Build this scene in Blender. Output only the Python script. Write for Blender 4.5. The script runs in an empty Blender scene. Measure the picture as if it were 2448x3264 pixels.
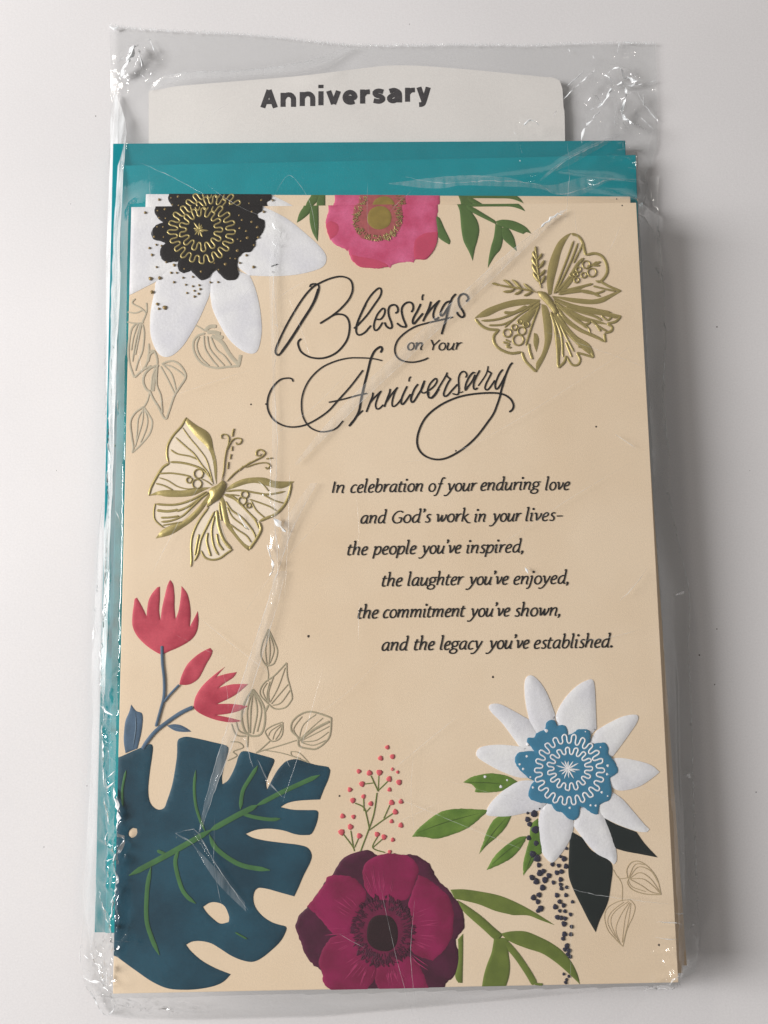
import bpy, bmesh, math, random
import numpy as np
from mathutils import Vector, Matrix
from mathutils.geometry import delaunay_2d_cdt

random.seed(7)
RNG = np.random.default_rng(11)
SC = bpy.context.scene
COL = SC.collection

# ------------------------------------------------------------------ camera
# 1 unit = 1 cm.  The front panel of the top card spans x -6.37..6.37, y -9.3..9.3 at z = ZC.
CARD_W, CARD_H, ZC = 12.745, 18.6, 1.5
FPX = 2540.0                      # focal length in pixels of the 2448 x 3264 photograph
r1 = np.array([0.99984957, 0.01329725, 0.01113629])
r2 = np.array([-0.01770082, 0.99306017, 0.11626774])
tt = np.array([-6.08383173, -10.80694523, 17.87085995])   # card corner bottom-left in camera space
r1 = r1/np.linalg.norm(r1); r2 = r2 - r1*(r1@r2); r2 /= np.linalg.norm(r2)
def flip(v): return np.array([v[0], v[1], -v[2]])
R1, R2, T = flip(r1), flip(r2), flip(tt)
R3 = np.cross(R1, R2)
RW = np.stack([R1, R2, R3], axis=1)             # world axes in camera space (columns)
CAM = -(RW.T @ T) + np.array([-CARD_W/2, -CARD_H/2, ZC])
RC = RW.T                                        # camera axes in world space (columns)
cd = bpy.data.cameras.new("camera"); cam = bpy.data.objects.new("camera", cd); COL.objects.link(cam)
cam.matrix_world = Matrix([[RC[0,0],RC[0,1],RC[0,2],CAM[0]],[RC[1,0],RC[1,1],RC[1,2],CAM[1]],[RC[2,0],RC[2,1],RC[2,2],CAM[2]],[0,0,0,1]])
cd.sensor_fit = 'VERTICAL'; cd.sensor_height = 32.64; cd.lens = FPX*32.64/3264
cd.clip_start = 0.5; cd.clip_end = 500
SC.camera = cam

# ------------------------------------------------------------------ light
w = bpy.data.worlds.new("World"); SC.world = w; w.use_nodes = True
w.node_tree.nodes['Background'].inputs[0].default_value = (1.0, 0.96, 0.93, 1)
w.node_tree.nodes['Background'].inputs[1].default_value = 0.19
def area(name, loc, target, sx, sy, power, col):
    l = bpy.data.lights.new(name, 'AREA'); l.shape = 'RECTANGLE'; l.size = sx; l.size_y = sy
    l.energy = power; l.color = col
    o = bpy.data.objects.new(name, l); COL.objects.link(o); o.location = loc
    d = Vector(target)-Vector(loc); o.rotation_euler = d.to_track_quat('-Z', 'Y').to_euler()
    return o
area("window_light", (-80, 6, 49), (0, 0, 0), 32, 44, 122000, (1.0, 0.99, 0.985))
area("sparkle_lamp", (-46, 58, 60), (0, 0, 0), 7, 5, 5200, (1.0, 0.95, 0.88))  # weak unseen overhead fill, set where film creases catch it
area("sparkle_lamp", (44, 52, 62), (0, 0, 0), 4, 3, 2600, (1.0, 0.95, 0.88))  # added small lamp for sparkle on the film, no known fitting
area("sparkle_lamp", (-52, -50, 62), (0, 0, 0), 4, 3, 2600, (1.0, 0.95, 0.88))  # second added lamp, also put in for film sparkle
SC.view_settings.view_transform = 'Standard'; SC.view_settings.look = 'None'
SC.view_settings.exposure = 0.05; SC.view_settings.gamma = 1.0
SC.render.resolution_x = 768; SC.render.resolution_y = 1024
SC.cycles.transparent_max_bounces = 24
SC.cycles.caustics_reflective = False; SC.cycles.caustics_refractive = False

# ------------------------------------------------------------------ helpers
REG = dict(A=(340,560,.48222), B=(1340,560,.48222), C=(840,840,.50633), D=(1000,1480,.60277), E=(400,900,.36166),
           F=(440,1300,.31344), G=(360,1820,.44605), H=(340,2300,.48222), I=(900,2340,.38885), J=(1280,2120,.54249),
           K=(1400,2680,.50633), L=(940,600,.48222), M=(240,0,.60277), N=(1240,0,.60277),
           Q=(1120,900,.24111), R=(1120,1140,.16878), S=(1360,1140,.18083), Z=(0,0,1.0),
           V=(260,1100,.3614), O=(820,240,.3496), W=(200,2500,.3455), X=(200,1800,.3615), Y=(2000,2500,.3453), U=(1900,500,.2712))
def at(px, py, z):
    """photograph pixel -> point on the level plane at height z (the things are flat, so that is where they lie)"""
    d = RC @ np.array([px-1224, 1632-py, -FPX])
    t = (z-CAM[2])/d[2]
    p = CAM + d*t
    return float(p[0]), float(p[1])
def pts(reg, s, z=None):
    """'x,y x,y! ...' -> [(x, y, corner)] in cm"""
    ox, oy, k = REG[reg]; z = ZC if z is None else z
    out = []
    for tok in s.split():
        c = tok.endswith('!'); a, b = tok.rstrip('!').split(',')
        x, y = at(ox+float(a)*k, oy+float(b)*k, z)
        out.append((x, y, c))
    return out
PX = CARD_W/1680.0                                # cm per photograph pixel on the card, about
def catmull(P, closed, step):
    n = len(P); out = []
    rng = range(n if closed else n-1)
    for i in rng:
        a = P[i]; b = P[(i+1) % n]
        p0 = P[(i-1) % n] if (closed or i > 0) else a
        p3 = P[(i+2) % n] if (closed or i+2 < n) else b
        if a[2]: p0 = a
        if b[2]: p3 = b
        A, B, C0, D = (np.array(q[:2]) for q in (a, b, p0, p3))
        L = np.linalg.norm(B-A); k = max(1, int(L/step))
        m1, m2 = (B-C0)*0.5, (D-A)*0.5
        if a[2]: m1 = (B-A)*0.6
        if b[2]: m2 = (B-A)*0.6
        for j in range(k):
            t = j/k; t2, t3 = t*t, t*t*t
            out.append((2*t3-3*t2+1)*A + (t3-2*t2+t)*m1 + (-2*t3+3*t2)*B + (t3-t2)*m2)
    if not closed: out.append(np.array(P[-1][:2]))
    return np.array(out)
def mesh_of(name, V, F, mat, smooth=True):
    me = bpy.data.meshes.new(name); me.from_pydata([tuple(v) for v in V], [], [tuple(f) for f in F])
    me.materials.append(mat); me.update()
    if smooth: me.polygons.foreach_set('use_smooth', [True]*len(me.polygons))
    return me
def link(name, me, parent=None):
    o = bpy.data.objects.new(name, me); COL.objects.link(o)
    if parent: o.parent = parent
    return o
def thing(o, label, cat, group=None):
    o['label'] = label; o['category'] = cat
    if group: o['group'] = group
    return o
def inside(P, poly):
    x, y = P[:,0][:,None], P[:,1][:,None]
    x1, y1 = poly[:,0][None], poly[:,1][None]; q = np.roll(poly, -1, 0); x2, y2 = q[:,0][None], q[:,1][None]
    c = ((y1 > y) != (y2 > y)) & (x < (x2-x1)*(y-y1)/(y2-y1+1e-12)+x1)
    return (c.sum(1) % 2) == 1
def dist(P, poly):
    out = np.empty(len(P)); a = poly; b = np.roll(poly, -1, 0); d = b-a; L = (d**2).sum(1)+1e-12
    for s in range(0, len(P), 2000):
        p = P[s:s+2000][:, None]
        t = np.clip(((p-a[None])*d[None]).sum(2)/L[None], 0, 1)
        out[s:s+2000] = np.sqrt((((a[None]+t[..., None]*d[None])-p)**2).sum(2)).min(1)
    return out
class Acc:
    """collects pieces into one mesh"""
    def __init__(s): s.V = []; s.F = []
    def add(s, V, F):
        o = len(s.V); s.V += [tuple(v) for v in V]; s.F += [tuple(i+o for i in f) for f in F]
    def build(s, name, mat, parent=None, smooth=True): return link(name, mesh_of(name, s.V, s.F, mat, smooth), parent)
def puff(outline, z0, h, wd, holes=(), step=0.05, zbot=None, rough=0.0):
    """raised sheet: rim at z0, rising by h over the width wd from its outline, with a skirt down to zbot"""
    loops = [outline]+list(holes)
    P2 = []; E = []; 
    for lp in loops:
        o = len(P2); n = len(lp)
        P2 += [tuple(p) for p in lp]; E += [(o+i, o+(i+1) % n) for i in range(n)]
    nb = len(P2)
    lo, hi = outline.min(0), outline.max(0)
    area_ = max((hi-lo).prod(), 1e-6); g = max(step, math.sqrt(area_/9000))
    cand = []
    ring = wd*0.45
    for lp in loops:
        t = np.roll(lp, -1, 0)-np.roll(lp, 1, 0); nn = np.stack([-t[:,1], t[:,0]], 1); nn /= (np.linalg.norm(nn, axis=1)[:,None]+1e-9)
        for s in (ring, -ring): cand.append(lp+nn*s)
    xs = np.arange(lo[0], hi[0], g); ys = np.arange(lo[1], hi[1], g)
    G = np.stack(np.meshgrid(xs, ys), -1).reshape(-1, 2)
    G = G+RNG.uniform(-.2, .2, G.shape)*g
    def ok(Q, m):
        k = inside(Q, outline)
        for hl in holes: k &= ~inside(Q, hl)
        Q = Q[k]
        d = dist(Q, loops[0])
        for hl in holes: d = np.minimum(d, dist(Q, hl))
        return Q[d > m]
    R = ok(np.concatenate(cand), ring*0.8); G = ok(G, ring*1.35)
    if len(R) > 3:
        keep = []; seen = set()
        for p in R:
            k = (int(p[0]/(ring*.5)), int(p[1]/(ring*.5)))
            if k in seen: continue
            seen.add(k); keep.append(p)
        R = np.array(keep)
    Q = np.concatenate([R, G]) if len(R) else G
    P2 += [tuple(p) for p in Q]
    vo, eo, fo, ov, oe, of = delaunay_2d_cdt([Vector(p) for p in P2], E, [], 0, 1e-6)
    VV = np.array([(v[0], v[1]) for v in vo])
    F = np.array([f for f in fo if len(f) == 3])
    c = VV[F].mean(1); k = inside(c, outline)
    for hl in holes: k &= ~inside(c, hl)
    F = F[k]
    a = VV[F]; cr = (a[:,1,0]-a[:,0,0])*(a[:,2,1]-a[:,0,1])-(a[:,1,1]-a[:,0,1])*(a[:,2,0]-a[:,0,0])
    F[cr < 0] = F[cr < 0][:, ::-1]
    d = dist(VV, loops[0])
    for hl in holes: d = np.minimum(d, dist(VV, hl))
    t = np.clip(d/wd, 0, 1); z = z0+h*np.sin(t*math.pi/2)**0.8
    if rough: z = z+rough*t*RNG.normal(0, 1, len(z))
    V3 = [(VV[i,0], VV[i,1], z[i]) for i in range(len(VV))]; FF = [tuple(int(q) for q in f) for f in F]
    zb = ZC if zbot is None else zbot
    for lp in loops:
        o = len(V3); n = len(lp)
        V3 += [(p[0], p[1], z0) for p in lp]+[(p[0], p[1], zb) for p in lp]
        FF += [(o+i, o+(i+1) % n, o+n+(i+1) % n, o+n+i) for i in range(n)]
    return V3, FF
def shape(reg, s, z0=.004, h=.012, wd=.03, holes=(), step=.05, zp=None, rag=0.0, **k):
    P = catmull(pts(reg, s, zp), True, 0.045)
    if rag: P = P+RNG.normal(0, rag, P.shape)
    if zp is None:
        P[P[:,1] > CARD_H/2-.034, 1] = CARD_H/2-.003; P[P[:,1] < -CARD_H/2+.018, 1] = -CARD_H/2+.003; P[P[:,0] < -CARD_W/2+.05, 0] = -CARD_W/2+.003
    H = [catmull(pts(reg, q, zp), True, .045) for q in holes]
    b = ZC if zp is None else zp
    return puff(P, b+z0, h, wd, H, step, b, **k)
CNT = [0]
def ribbon(P, hw, z0, h, taper=0.0, nib=None, prof=5, flat=False):
    """a raised line along P (n x 2); hw = half width (number or array)"""
    n = len(P)
    if n < 2: return [], []
    t = np.gradient(P, axis=0); t /= (np.linalg.norm(t, axis=1)[:,None]+1e-9)
    nn = np.stack([-t[:,1], t[:,0]], 1)
    s = np.concatenate([[0], np.cumsum(np.linalg.norm(np.diff(P, axis=0), axis=1))]); L = s[-1]
    hw = np.full(n, hw) if np.isscalar(hw) else np.array(hw, float)
    if nib:
        a, b, ang = nib
        ux, uy = math.cos(ang), math.sin(ang)
        hw = np.sqrt((a*(nn[:,0]*ux+nn[:,1]*uy))**2+(b*(-nn[:,0]*uy+nn[:,1]*ux))**2)
    if taper: hw = hw*np.clip(np.minimum(s, L-s)/(taper*L+1e-9), .12, 1)**.7
    e = np.minimum(s, L-s); r = np.maximum(hw, 1e-4)
    cap = np.sqrt(np.clip(1-np.clip(1-(e+r*.25)/r, 0, 1)**2, 0.05, 1))
    if flat: cap = np.ones(n)
    us = [-1, -.62, 0, .62, 1] if prof == 5 else [-1, 0, 1]
    hs = [0, .75, 1, .75, 0] if prof == 5 else [0, 1, 0]
    CNT[0] += 1; zz = z0+(CNT[0] % 17)*0.0003
    V = []; F = []
    for i in range(n):
        for u, q in zip(us, hs):
            p = P[i]+nn[i]*u*hw[i]*cap[i]; V.append((p[0], p[1], zz+h*q*cap[i]))
    m = len(us)
    for i in range(n-1):
        for j in range(m-1): F.append((i*m+j, i*m+j+1, (i+1)*m+j+1, (i+1)*m+j)[::-1])
    return V, F
def line(reg, s, wpx, z0=.012, h=.004, taper=0.0, nib=None, step=None, zp=None, clip=None):
    """stroke through the points of s; wpx in the region's own pixels"""
    k = REG[reg][2]; hw = wpx*k*PX/2
    P = catmull(pts(reg, s, zp), False, step or max(.02, hw*.7))
    # cap ends: extra samples near both ends
    if len(P) > 1:
        a, b = P[0], P[1]; P = np.concatenate([[a], [a+(b-a)*.15], [a+(b-a)*.45], P[1:-1], [P[-1]+(P[-2]-P[-1])*.45], [P[-1]+(P[-2]-P[-1])*.15], [P[-1]]])
    b = ZC if zp is None else zp
    return ribbon(P, hw, b+z0, h, taper, nib)
def dot(x, y, r, z0, h, n=9, wob=.12):
    V = [(x, y, z0+h)]; F = []
    ph = random.random()*6
    for q, zz in ((.62, z0+h*.8), (1, z0), (1.0, z0-.02)):
        for i in range(n):
            a = ph+i*2*math.pi/n; rr = r*q*(1+wob*math.sin(3*a+ph)+random.uniform(-wob, wob)*.6)
            V.append((x+rr*math.cos(a), y+rr*math.sin(a), zz))
    for i in range(n):
        j = (i+1) % n; F.append((0, 1+i, 1+j))
        for k in range(2): F.append((1+k*n+i, 1+(k+1)*n+i, 1+(k+1)*n+j, 1+k*n+j))
    return V, F
def dots(reg, s, z0, h, default=7, zp=None):
    a = Acc(); ox, oy, k = REG[reg]; b = ZC if zp is None else zp
    for tok in s.split():
        v = [float(q) for q in tok.split(',')]; r = (v[2] if len(v) > 2 else default)*k*PX
        x, y = at(ox+v[0]*k, oy+v[1]*k, b); a.add(*dot(x, y, r, b+z0, h))
    return a

# ------------------------------------------------------------------ materials
def lin(c): return tuple(((v/255)/12.92 if v/255 <= .04045 else ((v/255+.055)/1.055)**2.4) for v in c)+(1,)
def mat(name, rgb, rough=.6, var=.10, scale=3.0, bump=.0, bscale=60, metal=0.0, rgb2=None, spec=.22, coat=0.0, grain=.08):
    m = bpy.data.materials.new(name); m.use_nodes = True; nt = m.node_tree; N = nt.nodes; L = nt.links
    b = N['Principled BSDF']; b.inputs['Roughness'].default_value = rough; b.inputs['Metallic'].default_value = metal
    b.inputs['Specular IOR Level'].default_value = spec; b.inputs['Coat Weight'].default_value = coat
    tc = N.new('ShaderNodeTexCoord'); nz = N.new('ShaderNodeTexNoise'); nz.inputs['Scale'].default_value = scale; nz.inputs['Detail'].default_value = 6
    L.new(tc.outputs['Object'], nz.inputs['Vector'])
    cr = N.new('ShaderNodeValToRGB'); c = lin(rgb); d = lin(rgb2) if rgb2 else tuple(v*(1-var) for v in c[:3])+(1,)
    cr.color_ramp.elements[0].color = d; cr.color_ramp.elements[1].color = c
    cr.color_ramp.elements[0].position = .35; cr.color_ramp.elements[1].position = .65
    L.new(nz.outputs['Fac'], cr.inputs['Fac'])
    n3 = N.new('ShaderNodeTexNoise'); n3.inputs['Scale'].default_value = 22; n3.inputs['Detail'].default_value = 5; n3.inputs['Roughness'].default_value = .75
    L.new(tc.outputs['Object'], n3.inputs['Vector'])
    mr = N.new('ShaderNodeMapRange'); mr.inputs[1].default_value = .3; mr.inputs[2].default_value = .7; mr.inputs[3].default_value = 1-grain; mr.inputs[4].default_value = 1+grain*.4
    L.new(n3.outputs['Fac'], mr.inputs[0])
    mx = N.new('ShaderNodeMix'); mx.data_type = 'RGBA'; mx.blend_type = 'MULTIPLY'; mx.inputs[0].default_value = 1
    L.new(cr.outputs['Color'], mx.inputs[6]); L.new(mr.outputs[0], mx.inputs[7]); L.new(mx.outputs[2], b.inputs['Base Color'])
    if bump:
        n2 = N.new('ShaderNodeTexNoise'); n2.inputs['Scale'].default_value = bscale; n2.inputs['Detail'].default_value = 4
        L.new(tc.outputs['Object'], n2.inputs['Vector'])
        bp = N.new('ShaderNodeBump'); bp.inputs['Strength'].default_value = bump; bp.inputs['Distance'].default_value = .02
        L.new(n2.outputs['Fac'], bp.inputs['Height']); L.new(bp.outputs['Normal'], b.inputs['Normal'])
    return m
M_table = mat('white_table_paint', (224,221,221), .55, .06, .12, .14, 9)
M_card = mat('cream_card_stock', (237,214,185), .62, .05, .35, .25, 40, rgb2=(231,206,175))
M_edge = mat('cut_card_edge', (232,206,168), .8, .1, 8)
M_env = mat('teal_envelope_paper', (0,144,154), .6, .10, 1.2, .3, 30)
M_env2 = mat('teal_envelope_paper_under', (0,134,144), .6, .10, 1.1, .3, 30)
M_head = mat('white_divider_stock', (230,225,220), .6, .03, .6, .2, 30)
M_white = mat('white_petal_ink', (238,236,235), .6, .08, 1.1, .25, 14, rgb2=(222,220,224))
M_black = mat('black_brown_ink', (20,12,10), .55, .2, 5)
M_ink = mat('black_letter_ink', (16,11,10), .5, .1, 5)
M_stamp = mat('grey_stamp_ink', (66,62,64), .7, .35, 9)
M_gold = mat('gold_foil', (180,162,102), .42, .10, 4, .15, 25, metal=.5, spec=.5)
M_golddot = mat('gold_foil_dots', (150,126,80), .4, .2, 8, metal=.5)
M_grey = mat('grey_pencil_ink', (200,188,164), .6, .12, 5)
M_olive = mat('olive_pencil_ink', (176,164,136), .55, .12, 5)
M_pale = mat('pale_pencil_ink', (192,172,136), .6, .1, 5)
M_red = mat('rose_red_ink', (204,78,94), .55, .12, 1.8, rgb2=(176,50,70), grain=.14)
M_pink = mat('pink_ink', (222,108,148), .55, .1, 1.3, rgb2=(194,66,104), grain=.16)
M_rose = mat('dark_rose_ink', (202,74,104), .55, .1, 2.5)
M_mag = mat('magenta_ink', (146,24,80), .5, .1, 1.8, rgb2=(122,18,62))
M_plum = mat('dark_plum_ink', (84,22,54), .5, .1, 2.5, rgb2=(66,16,40))
M_plum2 = mat('stamen_plum_ink', (74,14,44), .5, .1, 5)
M_ring = mat('flower_ring_ink', (112,22,62), .5, .2, 6)
M_core = mat('dark_flower_core_ink', (44,16,22), .5, .2, 6)
M_streak = mat('light_magenta_ink', (180,52,104), .55, .2, 6)
M_leafd = mat('deep_teal_leaf_ink', (28,76,94), .5, .15, .9, rgb2=(16,56,72), grain=.16)
M_vein = mat('leaf_vein_ink', (70,116,66), .55, .2, 3)
M_green = mat('olive_green_ink', (112,126,52), .55, .1, 2.5, rgb2=(98,112,44))
M_green2 = mat('dull_green_ink', (86,112,58), .55, .12, 2.5)
M_green3 = mat('bright_green_ink', (112,142,56), .55, .25, 2.2, rgb2=(84,116,38))
M_gvein = mat('dark_green_line_ink', (72,96,30), .55, .1, 3)
M_blue = mat('flower_blue_ink', (62,128,160), .55, .1, 2)
M_slate = mat('slate_blue_ink', (82,106,130), .55, .15, 2.5, rgb2=(70,92,112))
M_slatel = mat('pale_slate_ink', (112,134,152), .55, .1, 2.5)
M_navy = mat('navy_berry_ink', (48,46,64), .5, .3, 5)
M_coral = mat('coral_berry_ink', (214,92,100), .55, .1, 4)
M_darkleaf = mat('black_green_leaf_ink', (20,30,28), .5, .2, 2)
M_olgold = mat('olive_centre_ink', (150,128,62), .5, .15, 4)
M_brown = mat('pinkish_brown_ink', (176,92,92), .55, .2, 9)
M_cream = mat('pale_wing_ink', (246,228,204), .55, .05, 3)
M_speck = mat('dark_dust', (60,50,42), .8, .2, 9)

# ------------------------------------------------------------------ table
def slab(name, quad, z0, z1, m, bev=.0, parent=None, m_side=None):
    bm = bmesh.new(); n = len(quad)
    t = [bm.verts.new((p[0], p[1], z1)) for p in quad]; b = [bm.verts.new((p[0], p[1], z0)) for p in quad]
    bm.faces.new(t); bm.faces.new(b[::-1])
    for i in range(n): bm.faces.new((t[i], b[i], b[(i+1) % n], t[(i+1) % n]))
    bmesh.ops.recalc_face_normals(bm, faces=bm.faces)
    if bev: bmesh.ops.bevel(bm, geom=[e for e in bm.edges], offset=bev, segments=2, affect='EDGES', profile=.5)
    me = bpy.data.meshes.new(name); bm.to_mesh(me); bm.free(); me.materials.append(m)
    if m_side:
        me.materials.append(m_side)
        for f in me.polygons:
            if abs(f.normal.z) < .5: f.material_index = 1
    return link(name, me, parent)
tb = slab('table_top', [(-60,-60),(60,-60),(60,60),(-60,60)], -2.5, 0, M_table, .1)
tb['kind'] = 'structure'
sk = dots('Z', "2285,1042,2.5 2285,2005,2 2229,2088,2.5 2278,2182,2 2410,2525,2 305,370,2 1305,77,1.5 277,2505,1.5 225,650,1.2 180,1500,1.2 140,2700,1.5 2390,1500,1.2", .001, .003, zp=0)
sk = sk.build('dust_specks', M_speck, tb); sk['kind'] = 'stuff'

# ------------------------------------------------------------------ the pack: divider, envelopes, cards
def quad(z, *c):
    return [at(x, y, z) for x, y in c]
Z_HEAD, Z_E1, Z_E2, Z_C2 = .24, .42, .56, .72
# divider tab with its curved top
hp = catmull(pts('Z', "474,1200! 474,289! 520,283 571,274 752,259 963,241 1144,219 1240,209 1361,211 1541,226 1722,244 1765,248 1784,257 1792,280 1796,338 1801,446 1806,1200!", Z_HEAD), True, .12)
head = slab('divider_card', [tuple(p) for p in hp][::-1], Z_HEAD-.05, Z_HEAD, M_head)
thing(head, "white divider card with a curved top sticking out above the teal envelopes, stamped Anniversary", "divider card")
BOLD = {'A': (1.24, [[(.0,.0),(.62,1.26)], [(.62,1.26),(1.24,.0)], [(.3,.42),(.95,.42)]]), 'n': (1.0, [[(.17,1.0),(.17,.0)], [(.17,.55),(.35,.82),(.62,.86),(.8,.68),(.83,.5),(.83,.0)]]),
 'i': (.34, [[(.17,1.0),(.17,.0)], [(.17,1.46),(.17,1.22)]]), 'v': (1.0, [[(.1,1.0),(.5,.06)], [(.5,.06),(.9,1.0)]]), 'e': (1.0, [[(.18,.47),(.85,.47),(.8,.74),(.55,.86),(.28,.76),(.16,.5),(.27,.22),(.55,.13),(.84,.2)]]),
 'r': (.7, [[(.17,1.0),(.17,.0)], [(.17,.55),(.35,.8),(.6,.84)]]), 's': (.86, [[(.74,.8),(.45,.87),(.2,.76),(.28,.56),(.6,.46),(.72,.27),(.48,.12),(.12,.18)]]),
 'a': (1.0, [[(.18,.8),(.5,.87),(.77,.72),(.83,.5),(.83,.0)], [(.8,.52),(.45,.52),(.18,.35),(.25,.15),(.5,.12),(.8,.34)]]), 'y': (1.0, [[(.1,1.0),(.5,.06)], [(.9,1.0),(.55,.02),(.4,-.2),(.12,-.24)]])}
sa = Acc(); XH = 128
for c, xa, xb in (('A',25,190),('n',210,355),('n',385,530),('i',555,606),('v',625,765),('e',775,910),('r',935,1050),('s',1036,1172),('a',1180,1320),('r',1345,1462),('y',1448,1584)):
    adv, st = BOLD[c]; xs_ = [p[0] for q in st for p in q]; mn, mx_ = min(xs_), max(xs_)
    for q in st:
        P = [(*at(820+.3496*(xa+25+((p[0]-mn)/(mx_-mn)*(xb-xa-50) if mx_ > mn else 0)), 240+.3496*(296-.041*(xa-25)-p[1]*XH), Z_HEAD), False) for p in q]
        P = catmull(P, False, .03)
        sa.add(*ribbon(P, .205*XH*.3496*PX, Z_HEAD+.003, .002, prof=3, flat=True))
sa.build('stamped_word', M_stamp, head)

def envelope(tl, tr, bl, br, z0, z1, m, label):
    A, B, C, D_ = (np.array(at(*q, z1)) for q in (tl, tr, bl, br))
    root = bpy.data.objects.new('envelope', None); COL.objects.link(root); root.location = ((A+B)[0]/2, (B+C)[1]/2, z0)
    thing(root, label, 'envelope', 'teal envelopes under the cards')
    inv = root.matrix_basis.inverted(); inv = Matrix.Translation((-root.location.x, -root.location.y, -root.location.z))
    q = [tuple(A), tuple(C), tuple(D_), tuple(B)]
    o = slab('back_panel', q, z0, z0+(z1-z0)*.45, m, .012); o.parent = root; o.matrix_parent_inverse = inv
    e1, e2 = (B-A), (C-A); l1, l2 = np.linalg.norm(e1), np.linalg.norm(e2); u, v = e1/l1, e2/l2
    # triangular flap folded down over the back panel, seen as the raised strip at the top edge
    o = slab('front_panel', q, z0+(z1-z0)*.5, z1, m, .018); o.parent = root; o.matrix_parent_inverse = inv
    return root
envelope((360,457), (1993.5,447), (301,2973), (2085,2960), .27, Z_E1, M_env2, "lower teal envelope, its top edge furthest up and ending short of the right corner")
envelope((390.7,527), (2027,493), (335,2975), (2118,2955), .43, Z_E2, M_env, "upper teal envelope directly under the cards, set lower and further right than the other")

CARD_OBJS = []
def card_root(z0, label):
    root = bpy.data.objects.new('greeting_card', None); COL.objects.link(root); root.location = (0, 0, z0)
    thing(root, label, 'greeting card', 'cream greeting cards in the pack'); return root
def on_card(o, root=None):
    r = root or CARD; o.parent = r; o.matrix_parent_inverse = Matrix.Translation(-r.location); return o
hw_, hh_ = CARD_W/2, CARD_H/2
def card_body(root, z0, z1):
    q = [(-hw_, hh_), (-hw_, -hh_), (hw_, -hh_), (hw_, hh_)]
    on_card(slab('back_panel', q, z0, (z0+z1)/2-.006, M_card, .01, None, M_edge), root)
    return on_card(slab('front_panel', q, (z0+z1)/2+.006, z1, M_card, .012, None, M_edge), root)
CARD = card_root(ZC-.15, "top cream greeting card with gold butterflies, flowers and the Blessings on Your Anniversary verse")
PANEL = card_body(CARD, ZC-.15, ZC)

# ------------------------------------------------------------------ printed and embossed art of the top card
def part(name, mat_, parent=None, *pieces, smooth=True, label=None):
    a = Acc()
    for p in pieces:
        if isinstance(p, Acc): a.add(p.V, p.F)
        else: a.add(*p)
    o = a.build(name, mat_, None, smooth)
    if parent is None: on_card(o)
    else: o.parent = parent
    if label: o['label'] = label
    return o
def strokes(reg, spec, z0, h, taper=0.0, nib=None):
    """'w: x,y x,y / w: ...'"""
    a = Acc()
    for s in spec.split('/'):
        s = s.strip()
        if not s: continue
        wd, p = s.split(':'); a.add(*line(reg, p, float(wd), z0, h, taper, nib))
    return a
def meander(reg, cx, cy, rx, ry, amp, n, w_, z0, h, ymin=None, jit=.06, seed=1):
    r = random.Random(seed); a = Acc(); run = []
    ox, oy, k = REG[reg]; N_ = n*14; js = [1+r.uniform(-jit, jit)*2 for _ in range(n+1)]
    for i in range(N_+1):
        t = i/N_*2*math.pi; ph = (i/14)*2*math.pi; q = js[int(i/14) % n]
        tt_ = t+.045*math.sin(2*ph)*8/n*1.5
        rr = 1+amp*q*math.cos(ph)+.02*math.sin(3*t+seed)
        x, y = cx+rx*rr*math.cos(tt_), cy+ry*rr*math.sin(tt_)
        if ymin is not None and y < ymin:
            if len(run) > 2: a.add(*ribbon(np.array(run), w_*k*PX/2, ZC+z0, h))
            run = []; continue
        run.append(at(ox+x*k, oy+y*k, ZC))
    if len(run) > 2: a.add(*ribbon(np.array(run), w_*k*PX/2, ZC+z0, h))
    return a
def rays(reg, cx, cy, n, l0, l1, w_, z0, h, seed=2, taper=.25):
    r = random.Random(seed); a = Acc(); ox, oy, k = REG[reg]
    for i in range(n):
        t = (i+r.uniform(-.2, .2))/n*2*math.pi; l = r.uniform(l0, l1)
        P = np.array([at(ox+(cx+q*l*math.cos(t))*k, oy+(cy+q*l*math.sin(t))*k, ZC) for q in (0, .25, .5, .75, 1)])
        a.add(*ribbon(P, w_*k*PX/2, ZC+z0, h, taper))
    return a
def dashes(reg, cx, cy, rx, ry, f0, f1, n, w_, z0, h, ymin=None, seed=3, wob=.15):
    r = random.Random(seed); a = Acc(); ox, oy, k = REG[reg]
    for i in range(n):
        t = r.uniform(0, 2*math.pi); f = r.uniform(f0, f1); l = r.uniform(.06, .16); ww = w_*r.uniform(.6, 1.3)
        t2 = t+r.uniform(-wob, wob)
        x0, y0, x1, y1 = cx+rx*f*math.cos(t), cy+ry*f*math.sin(t), cx+rx*(f+l)*math.cos(t2), cy+ry*(f+l)*math.sin(t2)
        if ymin is not None and min(y0, y1) < ymin: continue
        P = np.array([at(ox+(x0+(x1-x0)*q)*k, oy+(y0+(y1-y0)*q)*k, ZC) for q in (0, .33, .66, 1)])
        a.add(*ribbon(P, ww*k*PX/2, ZC+z0+r.uniform(0, .003), h, .3))
    return a

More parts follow.
